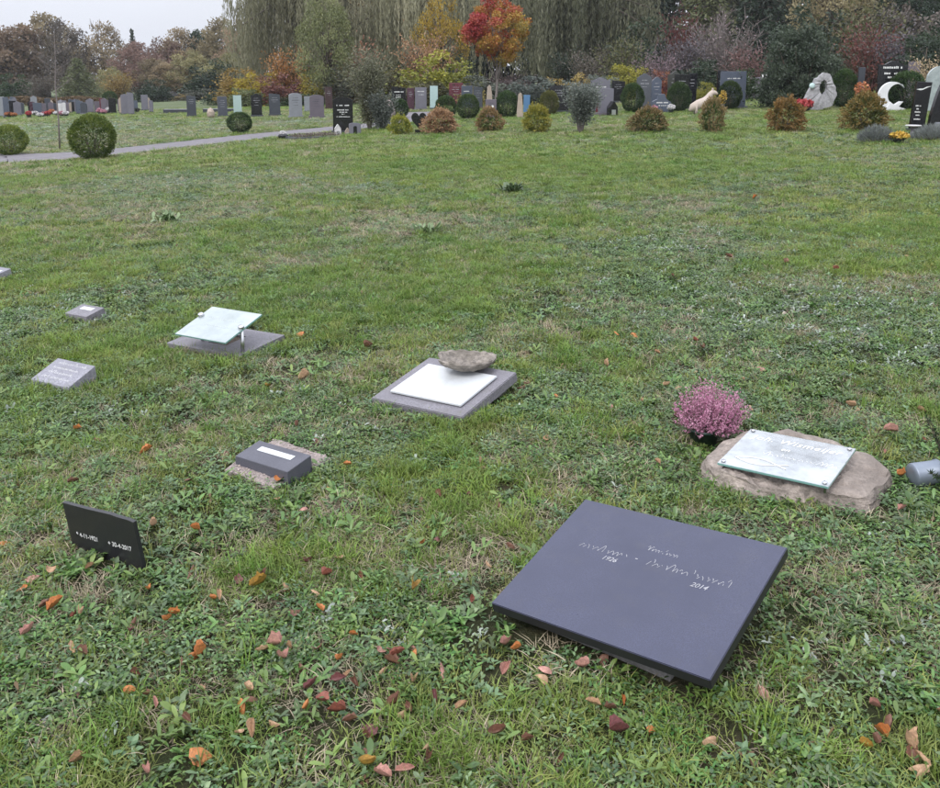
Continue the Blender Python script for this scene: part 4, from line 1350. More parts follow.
def script_stroke(bm, rng, x0, x1, y, size, M):
    """worn illegible handwriting: a looping line of short thin strokes"""
    x = x0
    while x < x1:
        st = size * rng.uniform(0.35, 0.6)
        pts = []
        hgt = size * rng.choice([0.45, 0.5, 0.55, 0.95])
        for t in np.linspace(0, 1, 6):
            pts.append((x + st * t + 0.25 * hgt * math.sin(t * PI), y + hgt * math.sin(t * PI) * (1 if t < 0.6 else 0.8)))
        for (ax, ay), (bx, by) in zip(pts[:-1], pts[1:]):
            if rng.random() < 0.3: continue
            dx, dy = bx - ax, by - ay; L = math.hypot(dx, dy) or 1
            nx, ny = -dy / L * 0.0008, dx / L * 0.0008
            bm.faces.new([bm.verts.new(M @ Vector(q)) for q in ((ax - nx, ay - ny, 0.0006), (bx - nx, by - ny, 0.0006), (bx + nx, by + ny, 0.0006), (ax + nx, ay + ny, 0.0006))])
        x += st

GRAN_SLAB = granite('slab_granite', (0.046, 0.05, 0.088), 0.32, 0.4, 380, patch=0.14, dirt=0.1)
GRAN_EDGE = granite('slab_edge', (0.02, 0.02, 0.022), 0.4, 0.2, 300)
M_CONC = granite('concrete', (0.25, 0.24, 0.235), 0.85, 0.25, 90, dirt=0.4, bumps=0.4)
M_GREYST = granite('grey_base_stone', (0.19, 0.18, 0.2), 0.65, 0.4, 110, dirt=0.3, bumps=0.2)
M_GREYST2 = granite('grey_marker_stone', (0.25, 0.245, 0.28), 0.6, 0.4, 90, dirt=0.25, bumps=0.25)
M_WHITE = granite('white_plate', (0.62, 0.64, 0.65), 0.2, 0.05, 30, patch=0.16, dirt=0.12)
M_AGG = granite('exposed_aggregate', (0.33, 0.275, 0.255), 0.9, 0.55, 95, dirt=0.25, bumps=0.9)
M_FIELD = granite('field_stone', (0.31, 0.26, 0.225), 0.85, 0.45, 30, patch=0.4, dirt=0.18, bumps=1.0)

def glass_mat(name, col, trans, rough):
    m, nt, ns, ls, p = new_mat(name)
    p.inputs['Base Color'].default_value = (*col, 1)
    p.inputs['Roughness'].default_value = rough
    p.inputs['Transmission Weight'].default_value = trans
    p.inputs['IOR'].default_value = 1.5
    p.inputs['Coat Weight'].default_value = 0.6
    p.inputs['Coat Roughness'].default_value = 0.04
    f = ramp(ns, ls, noise_node(ns, ls, 9, 4), 0.35, 0.7)
    tm = ns.new('ShaderNodeMapRange'); tm.inputs[3].default_value = trans * 0.4; tm.inputs[4].default_value = min(trans * 1.5, 1)
    ls.new(ramp(ns, ls, noise_node(ns, ls, 4, 5, 0.7), 0.3, 0.7), tm.inputs[0]); ls.new(tm.outputs[0], p.inputs['Transmission Weight'])
    r = ns.new('ShaderNodeMapRange'); r.inputs[3].default_value = rough; r.inputs[4].default_value = rough * 2.2
    ls.new(f, r.inputs[0]); ls.new(r.outputs[0], p.inputs['Roughness'])
    return m
M_GLASS = glass_mat('frosted_glass', (0.62, 0.66, 0.69), 0.55, 0.07)
M_GLASS2 = glass_mat('milky_glass', (0.45, 0.51, 0.51), 0.35, 0.12)
M_GEDGE = glass_mat('glass_edge', (0.2, 0.4, 0.36), 0.2, 0.1)

def glass_pane(name, w, d, th, M, mat, parent):
    me = slab_mesh(name, w, d, th, M, 0.001)
    o = link(name, me, mat, parent)
    me.materials.append(M_GEDGE)
    nrm = (M.to_3x3() @ Vector((0, 0, 1))).normalized()
    for p in me.polygons:
        if abs(p.normal.dot(nrm)) < 0.5: p.material_index = 1
    return o

# --- large granite slab
o = memorial('granite_grave_slab', 'large dark grey granite slab tilted on a low plinth with script lettering', 'grave slab', 0.328, 2.206, -39.3, 0.62, 0.48)
Ms = face(0.082, 12.9, 5.4)
me = slab_mesh('top_slab', 0.689, 0.546, 0.031, Ms, 0.002)
link('top_slab', me, GRAN_SLAB, o)
me.materials.append(GRAN_EDGE)
nrm = (Ms.to_3x3() @ Vector((0, 0, 1))).normalized()
for p in me.polygons:
    if p.normal.dot(nrm) < 0.5: p.material_index = 1
link('plinth', wedge_mesh('plinth', 0.689, 0.546, 0.06, Ms, -0.05, 0.031, 0.14), M_CONC, o)
rr = random.Random(3)
bm = bmesh.new()
script_stroke(bm, rr, -0.235, -0.075, 0.325, 0.034, Ms)
script_stroke(bm, rr, 0.0, 0.25, 0.325, 0.034, Ms)
script_stroke(bm, rr, -0.035, 0.07, 0.385, 0.024, Ms)
M_WORN = plain('worn_letter', (0.34, 0.34, 0.36), 0.7, 0.0, 0.6, 60)
link('lettering', bm_mesh('lettering', bm), M_WORN, o)
T3 = lambda x, y, z=0.0006: Ms @ Matrix.Translation((x, y, z))
link('lettering', text_mesh('1926', 0.025, T3(-0.115, 0.297), 0.3), M_WORN, o)
link('lettering', text_mesh('2014', 0.025, T3(0.18, 0.29), 0.3), M_WORN, o)
link('lettering', text_mesh('-', 0.03, T3(-0.04, 0.33), 0.3), M_WORN, o)

# --- field stone with glass plate
OUT = [(0.879, 3.345), (0.983, 3.473), (1.166, 3.604), (1.384, 3.564), (1.548, 3.456), (1.644, 3.284), (1.537, 3.116), (1.419, 2.988), (1.273, 3.054), (1.075, 3.118), (0.939, 3.231)]
cx, cy = 1.26, 3.29
def field_stone():
    o = empty('field_stone', (cx, cy, gz(cx, cy)))
    tag(o, 'flat rough brown field stone carrying a clear glass plate', 'stone')
    rng = np.random.RandomState(7)
    seg, rings = 72, 26
    ang = np.linspace(0, 2 * PI, seg, endpoint=False)
    pa = np.array([math.atan2(b - cy, a - cx) for a, b in OUT]); pr = np.array([math.hypot(b - cy, a - cx) for a, b in OUT])
    k = np.argsort(pa); pa, pr = pa[k], pr[k]
    rad = np.interp(ang, np.concatenate([pa - 2 * PI, pa, pa + 2 * PI]), np.tile(pr, 3))
    rad = rad * (1 + 0.09 * (vnoise(np.cos(ang) * 5 + 30, np.sin(ang) * 5 + 30) - 0.5) + 0.04 * (vnoise(ang * 9 + 3, ang * 0 + 5) - 0.5))
    bm = bmesh.new()
    prev = None
    c0 = bm.verts.new((0, 0, 0.085))
    for j in range(1, rings):
        t = j / (rings - 1)
        s = min(t / 0.74, 1.0) * 0.93 + max(0, (t - 0.74) / 0.26) * 0.09
        ring = []
        for i in range(seg):
            x, y = math.cos(ang[i]) * rad[i] * s, math.sin(ang[i]) * rad[i] * s
            nz = float(fbm(np.array([x * 7 + 9]), np.array([y * 7 + 9]))[0]) - 0.5
            lay = math.floor((nz * 7 + x * 3)) * 0.007 + 0.012 * (float(fbm(np.array([x * 30 + 9]), np.array([y * 30 + 9]))[0]) - 0.5)
            if t <= 0.74: z = 0.08 + nz * 0.022 + lay - 0.018 * max(0, s - 0.8) * 5 + y * 0.03
            else:
                q = (t - 0.74) / 0.26
                z = 0.06 * (1 - q) - 0.035 * q + nz * 0.012
                st = math.floor(q * 4) / 4
                w = 1 + 0.06 * (float(vnoise(np.array([ang[i] * 5 + st * 9]), np.array([st * 7 + 2.0]))[0]) - 0.5) - 0.05 * (1 - q) * (float(vnoise(np.array([ang[i] * 2.2]), np.array([3.3]))[0]))
                x *= w; y *= w
                z += 0.012 * (float(vnoise(np.array([ang[i] * 8]), np.array([st * 5.0]))[0]) - 0.5)
            ring.append(bm.verts.new((x, y, z)))
        for i in range(seg):
            if prev is None: bm.faces.new((c0, ring[i], ring[(i + 1) % seg]))
            else: bm.faces.new((prev[i], ring[i], ring[(i + 1) % seg], prev[(i + 1) % seg]))
        prev = ring
    me = bm_mesh('rock', bm)
    link('rock', me, M_FIELD, o)
field_stone()
FOOT.append((cx, cy, -0.6, 0.33, 0.2))
gx, gy, gyaw = 1.117, 3.130, -38.1
o = empty('glass_name_plate', (gx, gy, gz(gx, gy)), R(gyaw))
tag(o, 'clear glass plate with white name and fish emblem on the field stone', 'glass plate')
Mg = face(0.1, 4.6, 3.2)
glass_pane('pane', 0.416, 0.345, 0.009, Mg, M_GLASS, o)
for sx, sy in ((-0.19, 0.018), (0.19, 0.018), (0.19, 0.325), (-0.19, 0.325)):
    bm = bmesh.new()
    lathe(bm, [(0.006, -0.035), (0.006, 0.002), (0.009, 0.002), (0.009, 0.006), (0.007, 0.008)], 14, Mg @ Matrix.Translation((sx, sy, 0)))
    link('stud', bm_mesh('stud', bm, True), M_METAL, o)
TG = lambda x, y: Mg @ Matrix.Translation((x, y, 0.0006))
link('lettering', text_mesh('Joh. Wismeijer', 0.052, TG(0.0, 0.262), 0.25, spacing=1.1), M_LETTER, o)
link('lettering', text_mesh('en', 0.036, TG(-0.02, 0.205), 0.25), M_LETTER, o)
bm = bmesh.new(); script_stroke(bm, rr, -0.1, 0.18, 0.145, 0.036, Mg)
link('lettering', bm_mesh('lettering', bm), M_LETTER, o)
bm = bmesh.new()
for sgn in (-1, 1):
    pts = []
    for t in np.linspace(0, 1, 22):
        pts.append(Mg @ Vector((-0.165 + 0.2 * t, 0.075 + sgn * 0.026 * math.sin(min(t * 1.22, 1.3) * PI), 0.0018)))
    tube(bm, pts, 0.0022, 5)
link('fish_emblem', bm_mesh('fish', bm, True), M_LETTER, o)

# --- white plate on grey granite base, with a stone bowl
o = memorial('white_plate_grave', 'white glass plate on grey granite base slab beneath a stone bowl', 'grave slab', -0.266, 4.117, -34.5, 0.53, 0.46)
Mw = face(0.04, 9.5, 2.2)
link('base_slab', slab_mesh('base_slab', 0.555, 0.495, 0.05, Mw, 0.004), M_GREYST, o)
link('underlay', wedge_mesh('underlay', 0.555, 0.495, 0.04, Mw, -0.06, 0.05), M_CONC, o)
Mw2 = Mw @ Matrix.Translation((0.005, 0.075, 0.016))
link('white_plate', slab_mesh('white_plate', 0.432, 0.325, 0.011, Mw2, 0.002), M_WHITE, o)
for sx in (-0.15, 0.15):
    for sy in (0.06, 0.26):
        bm = bmesh.new(); lathe(bm, [(0.012, -0.0175), (0.012, -0.0105)], 12, Mw2 @ Matrix.Translation((sx, sy, 0)))
        link('spacer', bm_mesh('spacer', bm), M_METAL, o)

def stone_bowl():
    rng = np.random.RandomState(8)
    x, y = -0.012, 4.435
    o = empty('stone_bowl', (x, y, gz(x, y) + 0.122), 0.3, (1.02, 1.02, 0.78))
    tag(o, 'shallow rough stone bowl resting on the white plate grave', 'bowl')
    bm = bmesh.new()
    seg = 40
    prof = [(0.04, 0.0), (0.085, 0.004), (0.122, 0.02), (0.148, 0.05), (0.152, 0.068), (0.138, 0.07), (0.115, 0.042), (0.08, 0.024), (0.03, 0.02)]
    rings = []
    for j, (r, z) in enumerate(prof):
        ring = []
        for k in range(seg):
            a = 2 * PI * k / seg
            n = float(fbm(np.array([math.cos(a) * 3 + 9 + j * 0.25]), np.array([math.sin(a) * 3 + 5]))[0]) - 0.5
            lobes = 0.035 * math.sin(a * 6 + 1) * (z / 0.08)
            n2_ = float(vnoise(np.array([a * 6 + j]), np.array([j * 1.7 + 4.0]))[0]) - 0.5
            rr_ = r * (1 + lobes + n * 0.3 + n2_ * 0.07)
            ring.append(bm.verts.new((math.cos(a) * rr_, math.sin(a) * rr_ * 0.86, z + (n * 0.045 + n2_ * 0.014) * (j > 1))))
        rings.append(ring)
    for i in range(len(rings) - 1):
        for k in range(seg):
            bm.faces.new((rings[i][k], rings[i][(k + 1) % seg], rings[i + 1][(k + 1) % seg], rings[i + 1][k]))
    bm.faces.new(rings[0][::-1]); bm.faces.new(rings[-1])
    link('dish', bm_mesh('bowl', bm), granite('bowl_stone', (0.24, 0.21, 0.18), 0.9, 0.5, 34, patch=0.4, dirt=0.3, bumps=1.0), o)
stone_bowl()

# --- small dark block on exposed aggregate slab
gq = [(-0.876, 3.812), (-0.58, 3.606), (-0.771, 3.319), (-1.028, 3.493)]
ax, ay = np.mean(gq, axis=0)
o = empty('aggregate_slab', (ax, ay, gz(ax, ay)))
tag(o, 'worn pinkish gravel concrete slab sunk in the grass under small block', 'paving slab')
bm = bmesh.new()
ring = []
rg = random.Random(5)
for i in range(4):
    for t in np.linspace(0, 1, 9)[:-1]:
        p = np.array(gq[i]) * (1 - t) + np.array(gq[(i + 1) % 4]) * t - np.array([ax, ay])
        ring.append((p[0] * rg.uniform(0.94, 1.03), p[1] * rg.uniform(0.94, 1.03)))
c0 = bm.verts.new((0, 0, 0.027)); prev = None
for s, z in ((0.35, 0.027), (0.7, 0.026), (0.93, 0.025), (1.0, 0.017), (1.0, -0.03)):
    vs = [bm.verts.new((a * s, b * s, z + (rg.uniform(-0.0025, 0.0025) if s < 1 else 0))) for a, b in ring]
    for i in range(len(vs)):
        if prev is None: bm.faces.new((c0, vs[i], vs[(i + 1) % len(vs)]))
        else: bm.faces.new((prev[i], vs[i], vs[(i + 1) % len(vs)], prev[(i + 1) % len(vs)]))
    prev = vs
link('concrete', bm_mesh('aggregate', bm), M_AGG, o)
rng = np.random.RandomState(9)
bm = bmesh.new()
for i in range(300):
    a, b = rng.rand(2)
    p = (np.array(gq[0]) * (1 - a) + np.array(gq[1]) * a) * (1 - b) + (np.array(gq[3]) * (1 - a) + np.array(gq[2]) * a) * b - np.array([ax, ay])
    p *= 0.95
    r = rng.uniform(0.003, 0.007)
    rs = bmesh.ops.create_icosphere(bm, subdivisions=1, radius=r)
    for v in rs['verts']: v.co = Vector((v.co.x * rng.uniform(0.8, 1.3) + p[0], v.co.y + p[1], v.co.z * 0.6 + 0.0265))
tag(link('pebbles', bm_mesh('pebbles', bm, True), granite('pebble', (0.36, 0.3, 0.27), 0.8, 0.5, 60), o), kind='stuff')
FOOT.append((ax, ay, -0.6, 0.165, 0.185))

def small_block(label, x, y, yaw, w, d, zf, tilt, roll, mat, plate=None, lines=0, th=None, lead=0.0):
    o = memorial('name_block', label, 'grave marker', x, y, yaw, w * 0.9, d)
    M = face(zf, tilt, roll)
    bm = bmesh.new()
    top = [M @ Vector((sx * w / 2, yy, 0)) for sx, yy in ((-1, 0), (1, 0), (1, d), (-1, d))]
    vs = [bm.verts.new(t) for t in top] + [bm.verts.new((t.x * 1.02, t.y - lead + (0.01 if i > 1 else -0.005), -0.03)) for i, t in enumerate(top)]
    bm.faces.new(vs[:4]); bm.faces.new(vs[7:3:-1])
    for i in range(4): bm.faces.new((vs[i], vs[4 + i], vs[4 + (i + 1) % 4], vs[(i + 1) % 4]))
    bmesh.ops.recalc_face_normals(bm, faces=bm.faces)
    bmesh.ops.bevel(bm, geom=list(bm.edges), offset=0.002, segments=1, affect='EDGES')
    link('block', bm_mesh('block', bm), mat, o)
    if plate:
        px, py, pw, pd = plate
        link('plate', slab_mesh('plate', pw, pd, 0.002, M @ Matrix.Translation((px, py - pd / 2, 0.0022)), 0.0003), M_WHITE, o)
    if lines:
        bm = bmesh.new(); r2 = random.Random(int(x * 100))
        for k in range(lines):
            script_stroke(bm, r2, -w * 0.36, w * r2.uniform(0.2, 0.38), d * (0.8 - 0.6 * k / max(lines - 1, 1)), d * 0.13, M)
        link('lettering', bm_mesh('lettering', bm), M_LETTER, o)
    return o
M_BLOCK = granite('dark_block', (0.085, 0.085, 0.105), 0.5, 0.25, 200, dirt=0.1)
small_block('small dark grey block with white name plate on gravel concrete slab', -0.853, 3.442, -35.2, 0.311, 0.135, 0.068, 9.7, 2.0, M_BLOCK, (0.0, 0.085, 0.2, 0.03))
small_block('light grey wedge marker with worn pale lettering', -2.289, 4.674, -30.1, 0.321, 0.19, 0.035, 22.1, 1.1, M_GREYST2, None, 4)
small_block('small grey block with white name plate near the posted glass', -2.769, 6.117, -32.0, 0.246, 0.15, 0.045, 12.9, 1.7, M_GREYST, (0.0, 0.1, 0.13, 0.04))
small_block('small pale block with white plate, farthest into the lawn', -4.2, 7.62, -32.0, 0.25, 0.16, 0.05, 12, 1.0, M_GREYST2, (0.03, 0.08, 0.13, 0.05))

# --- upright black name stone
o = memorial('upright_name_stone', 'thin upright black stone with white dates leaning in the grass', 'headstone', -1.255, 2.855, -30.3, 0.34, 0.02)
Mt = face(0.03, 95.6, 4.4)
bm = bmesh.new()
prism(bm, [(-0.185, -0.07), (0.185, -0.07), (0.185, 0.15), (0.16, 0.1535), (0.1, 0.1545), (0.07, 0.1575), (-0.05, 0.155), (-0.185, 0.156)], 0.014, 0.0012, Mt @ Matrix(((1, 0, 0, 0), (0, 0, 1, 0), (0, 1, 0, -0.007), (0, 0, 0, 1))))
link('stone', bm_mesh('stone', bm), granite('worn_black', (0.02, 0.02, 0.023), 0.35, 0.3, 120, dirt=0.12), o)
TT = lambda x, y: Mt @ Matrix.Translation((x, y, 0.0008))
link('lettering', text_mesh('* 4-11-1921', 0.024, TT(-0.085, 0.034)), M_LETTER, o)
link('lettering', text_mesh('+ 30-4-2017', 0.024, TT(0.085, 0.034)), M_LETTER, o)

# --- glass plate on two steel posts over a stone base
o = memorial('posted_glass_grave', 'milky glass plate held by two steel posts over a stone base', 'grave marker', -1.624, 5.242, -29.7, 0.6, 0.38)
Mb = face(0.028, 4.2, 1.1)
bm = bmesh.new()
w_, d_ = 0.616, 0.396
for (bx, by, bw, bd) in ((0, d_ * 0.14, w_, d_ * 0.28), (0, d_ * 0.86, w_, d_ * 0.28), (-w_ * 0.3, d_ * 0.5, w_ * 0.4, d_ * 0.438), (w_ * 0.325, d_ * 0.5, w_ * 0.35, d_ * 0.438)):
    add_box(bm, bw, bd, 0.04, Mb @ Matrix.Translation((bx, by, -0.04)), 0.0)
link('base', bm_mesh('base', bm), M_GREYST, o)
bm = bmesh.new(); add_box(bm, w_ * 0.28, d_ * 0.46, 0.02, Mb @ Matrix.Translation((0.04, d_ * 0.5, -0.033)), 0.0)
link('soil_bed', bm_mesh('soil', bm), granite('soil', (0.09, 0.065, 0.045), 0.95, 0.5, 50, bumps=1.0), o)
# the glass itself was measured on its own: express its corner frame in this memorial's axes
gy_ = R(-29.7); dxw, dyw = -1.603 + 1.624, 5.138 - 5.242
lx = dxw * math.cos(gy_) + dyw * math.sin(gy_); ly = -dxw * math.sin(gy_) + dyw * math.cos(gy_)
Mgl = Matrix.Translation((lx, ly, 0)) @ Matrix.Rotation(R(-2.0), 4, 'Z') @ face(0.13, 18.3, 1.4)
glass_pane('pane', 0.43, 0.322, 0.01, Mgl, M_GLASS2, o)
for sx, sy in ((-0.2, 0.21), (0.2, 0.155)):
    top = Mgl @ Vector((sx, sy, 0.0))
    bm = bmesh.new()
    tube(bm, [(top.x + 0.005, top.y, 0.0), (top.x, top.y, top.z - 0.004)], 0.012, 12)
    post = link('post', bm_mesh('post', bm, True), M_METAL, o)
    bm = bmesh.new()
    lathe(bm, [(0.017, 0.0005), (0.019, 0.006), (0.019, 0.014), (0.014, 0.02), (0.003, 0.021)], 16, Mgl @ Matrix.Translation((sx, sy, 0)))
    link('cap', bm_mesh('cap', bm, True), M_METAL, post)
bm = bmesh.new(); script_stroke(bm, rr, -0.13, 0.13, 0.2, 0.03, Mgl); script_stroke(bm, rr, -0.1, 0.1, 0.13, 0.025, Mgl)
link('lettering', bm_mesh('lettering', bm), plain('faint_letter', (0.55, 0.58, 0.56), 0.6), o)

# --- heather in a dark pot
def heather():
    rng = np.random.RandomState(12)
    x, y = 1.04, 3.70
    o = empty('heather_plant', (x, y, gz(x, y)))
    tag(o, 'pink flowering heather in dark green pot beside the field stone', 'potted plant')
    bm = bmesh.new()
    lathe(bm, [(0.05, -0.01), (0.065, 0.06), (0.07, 0.06), (0.07, 0.072), (0.062, 0.072), (0.058, 0.062), (0.01, 0.06)], 28, Matrix.Translation((-0.03, -0.03, 0)))
    link('pot', bm_mesh('pot', bm, True), plain('pot_plastic', (0.02, 0.045, 0.035), 0.4), o)
    bm = bmesh.new(); Q = []; T = []; QG = []
    for i in range(520):
        p = ball_pts(rng, 1, 0.2)[0]
        p[2] = abs(p[2]) if rng.rand() < 0.82 else -abs(p[2]) * 0.35
        tip = np.array([p[0] * 0.168, p[1] * 0.15, 0.105 + p[2] * 0.18]) + rng.normal(size=3) * 0.008
        base = np.array([-0.02 + p[0] * 0.045, -0.02 + p[1] * 0.045, 0.065])
        mid = (base + tip) / 2 + np.array([p[0] * 0.03, p[1] * 0.03, -0.012])
        if i % 3 == 0: tube(bm, [base, mid, tip], [0.0016, 0.0013, 0.0008], 3, False)
        m = 20
        s = np.linspace(0.38, 1.0, m)
        C = (1 - s)[:, None] ** 2 * base + 2 * (s * (1 - s))[:, None] * mid + (s ** 2)[:, None] * tip
        C += rng.normal(size=C.shape) * 0.0035
        D = rng.normal(size=C.shape) + unit(tip - base) * 0.3
        Q.append(leaves(C, D, 0.0085, 0.0065, rng)); T.append(np.clip(rng.rand() * 0.4 + 0.6 * rng.rand(m), 0, 1))
        if i % 2 == 0:
            s = rng.rand(10) * 0.55
            C = (1 - s)[:, None] ** 2 * base + 2 * (s * (1 - s))[:, None] * mid + (s ** 2)[:, None] * tip + rng.normal(size=(10, 3)) * 0.004
            QG.append(leaves(C, rng.normal(size=C.shape), 0.012, 0.004, rng))
    link('stems', bm_mesh('stems', bm), M_BARK, o)
    link('flowers', quads_mesh('flowers', np.concatenate(Q), np.concatenate(T)), foliage('heather_flower', (0.36, 0.12, 0.22), (0.68, 0.38, 0.5), rnd=0.0), o)
    g = np.concatenate(QG)
    link('foliage', quads_mesh('green', g, rng.rand(len(g))), FOL['deep'], o)
heather()
FOOT.append((1.01, 3.67, 0, 0.07, 0.07))

# --- tipped zinc vase and the conifer sprig beside it
o = empty('zinc_vase', (1.72, 3.2, gz(1.72, 3.2) + 0.045), 0.12)
tag(o, 'grey zinc vase tipped on its side by the field stone', 'vase')
bm = bmesh.new()
Mv = Matrix.Translation((-0.045, 0, 0.0)) @ Matrix.Rotation(R(86), 4, 'Y')
lathe(bm, [(0.02, 0.0), (0.043, 0.001), (0.0455, 0.006), (0.0455, 0.1), (0.049, 0.103), (0.049, 0.108), (0.042, 0.108), (0.041, 0.02), (0.01, 0.018)], 32, Mv)
link('body', bm_mesh('vase', bm, True), plain('zinc', (0.22, 0.25, 0.3), 0.45, 0.5), o)
def sprig():
    rng = np.random.RandomState(14)
    x, y = 1.8, 3.12
    o = empty('conifer_sprig', (x, y, gz(x, y)))
    tag(o, 'dark green conifer seedling growing beside the tipped zinc vase', 'plant')
    bm = bmesh.new(); Q = []
    for i in range(22):
        a = rng.rand() * 6.283; sp = rng.uniform(0.03, 0.17); h = rng.uniform(0.1, 0.34)
        tip = np.array([math.cos(a) * sp, math.sin(a) * sp, h]); b0 = np.array([0, 0, -0.01])
        mid = (b0 + tip) / 2 + np.array([0, 0, 0.03])
        tube(bm, [b0, mid, tip], [0.003, 0.002, 0.001], 4, False)
        s = rng.rand(90)
        C = (1 - s)[:, None] ** 2 * b0 + 2 * (s * (1 - s))[:, None] * mid + (s ** 2)[:, None] * tip
        D = rng.normal(size=C.shape) + np.array([0, 0, 0.5])
        Q.append(leaves(C + unit(D) * 0.009, D, 0.024, 0.004, rng))
    q = np.concatenate(Q)
    link('stems', bm_mesh('stems', bm), M_BARK, o)
    link('foliage', quads_mesh('needles', q, rng.rand(len(q))), FOL['deepgreen'], o)
sprig()

# --- fallen leaves, each lying on the turf
LEAFCOL = {'d': ((0.18, 0.055, 0.055), 'dark wine red'), 'y': ((0.42, 0.24, 0.04), 'bright golden yellow'), 't': ((0.5, 0.31, 0.18), 'pale tan'), 'r': ((0.27, 0.08, 0.05), 'red brown'),
           'p': ((0.5, 0.25, 0.2), 'dusty pink brown'), 'o': ((0.55, 0.2, 0.055), 'orange'), 'b': ((0.2, 0.09, 0.055), 'dark brown'), 'w': ((0.6, 0.52, 0.42), 'bleached cream')}
def leaf_shape(seed):
    r = random.Random(seed)
    bend = r.uniform(0.5, 2.4); cup = r.uniform(0.3, 2.0); twist = r.uniform(-1.6, 1.6); side = r.uniform(-0.5, 0.5); asp = r.uniform(0.45, 0.78)
    nu, nv = 8, 4
    V = []; F = []
    for i in range(nu + 1):
        t = i / nu
        w = asp * 0.5 * math.sin(PI * t ** 0.8) ** 0.8 + 0.004
        if 0 < i < nu: w *= r.uniform(0.8, 1.12)
        a = bend * (t - 0.5)
        yy = math.sin(a) / bend; zz = (1 - math.cos(a)) / bend
        for j in range(nv + 1):
            s = (j / nv - 0.5) * 2
            xx = s * w
            h = zz + cup * w * abs(s) ** 1.6 + twist * s * w * (t - 0.5)
            V.append((xx * (1 - 0.22 * cup) + side * (t - 0.5) ** 2 * 0.6, yy + r.uniform(-0.02, 0.02) * (abs(s) > 0.9), h + r.uniform(-0.012, 0.012)))
    for i in range(nu):
        for j in range(nv):
            k = i * (nv + 1) + j
            F.append((k, k + 1, k + nv + 2, k + nv + 1))
    return arr_mesh('fallen_leaf', V, F, smooth=True)
LEAFMESH = [leaf_shape(s) for s in range(24)]
LM = {}
for k, (c, nm) in LEAFCOL.items():
    m = granite('leaf_' + nm.replace(' ', '_'), c, 0.6, 0.4, 9, patch=0.5, dirt=0.5)
    LM[k] = m
rg = random.Random(77)
ANCHORS = [(0.6, 2.2, 'large granite slab'), (1.26, 3.29, 'field stone'), (-0.15, 4.35, 'white plate grave'), (-0.82, 3.52, 'small dark block'), (-1.25, 2.86, 'upright black stone'), (-1.5, 5.35, 'posted glass plate'), (-2.25, 4.75, 'grey wedge marker')]
for i, (x, y, c) in enumerate(LEAVES):
    s = rg.uniform(0.044, 0.068) * (1.0 if i < 104 else 0.75) * (1 + 0.03 * max(0, y - 4))
    if y > 4.5: s *= 1.1
    if c in 'dr': s *= 0.8
    me = LEAFMESH[rg.randrange(24)]
    lf = link('fallen_leaf', me, LM[c], None, (x, y, gz(x, y) + rg.uniform(0.02, 0.036)),
              (rg.uniform(-0.5, 0.5) + (PI if rg.random() < 0.35 else 0), rg.uniform(-0.45, 0.45), rg.uniform(0, 6.28)), (s, s, s), own=True)
    near = sorted((math.hypot(x - ax_, y - ay_), nm_) for ax_, ay_, nm_ in ANCHORS)[0]
    where = 'beside the ' + near[1] if near[0] < 0.75 else 'on the open lawn' if y > 4.6 else 'in the weedy grass between the graves'
    tag(lf, 'curled %s fallen leaf lying %s' % (LEAFCOL[c][1], where), 'leaf', '%s fallen leaves on the lawn' % LEAFCOL[c][1])

# ------------------------------------------------------------------ headstones and grave things farther off
def profile(kind, w, h, rng):
    a = w / 2
    if kind == 'flat': return [(-a, 0), (a, 0), (a, h), (-a, h)]
    if kind == 'slant': return [(-a, 0), (a, 0), (a, h * 0.94), (a * 0.3, h * 0.97), (-a, h)]
    if kind == 'gable': return [(-a, 0), (a, 0), (a, h * 0.88), (a * 0.15, h), (-a * 0.1, h), (-a, h * 0.86)]
    if kind == 'arch':
        return [(-a, 0), (a, 0)] + [(a * math.cos(t) if 0 < t < PI else (a if t == 0 else -a), h * 0.88 + h * 0.12 * math.sin(t)) for t in np.linspace(0, PI, 13)]
    if kind == 'serp':
        return [(-a, 0), (a, 0)] + [(a - 2 * a * t, h * (0.93 + 0.07 * math.sin(t * PI) ** 2 - 0.02 * math.sin(t * 3 * PI))) for t in np.linspace(0, 1, 15)]
    if kind == 'leanr': return [(-a, 0), (a * 0.55, 0), (a, h * 0.985), (-a * 0.62, h)]
    if kind == 'curve':
        return [(-a * 0.95, 0), (a, 0), (a, h)] + [(a * (0.55 - 1.5 * t ** 0.75), h * (1 - 0.98 * t * t * 0.95)) for t in np.linspace(0, 1, 12)][:-1]
    if kind == 'rough':
        return [(-a, 0), (a, 0), (a * 0.95, h * 0.3), (a * 0.8, h * 0.7), (a * 0.5, h * 0.95), (a * 0.05, h), (-a * 0.6, h * 0.93), (-a * 0.85, h * 0.6), (-a * 1.05, h * 0.25)]

def lettering_rows(w, h, rows, seed, x0=0.0, y=0.0):
    """small raised white letters, too far off to read"""
    r = random.Random(seed)
    bm = bmesh.new()
    for z, wid, hh in rows:
        x = -wid / 2
        while x < wid / 2:
            lw = hh * r.uniform(0.4, 0.8)
            if r.random() < 0.82:
                add_box(bm, lw * 0.8, 0.003, hh * r.uniform(0.7, 1.0), None, 0, (x0 + x + lw / 2, y - 0.0016, z))
            x += lw * 1.15
    return bm_mesh('lettering', bm)

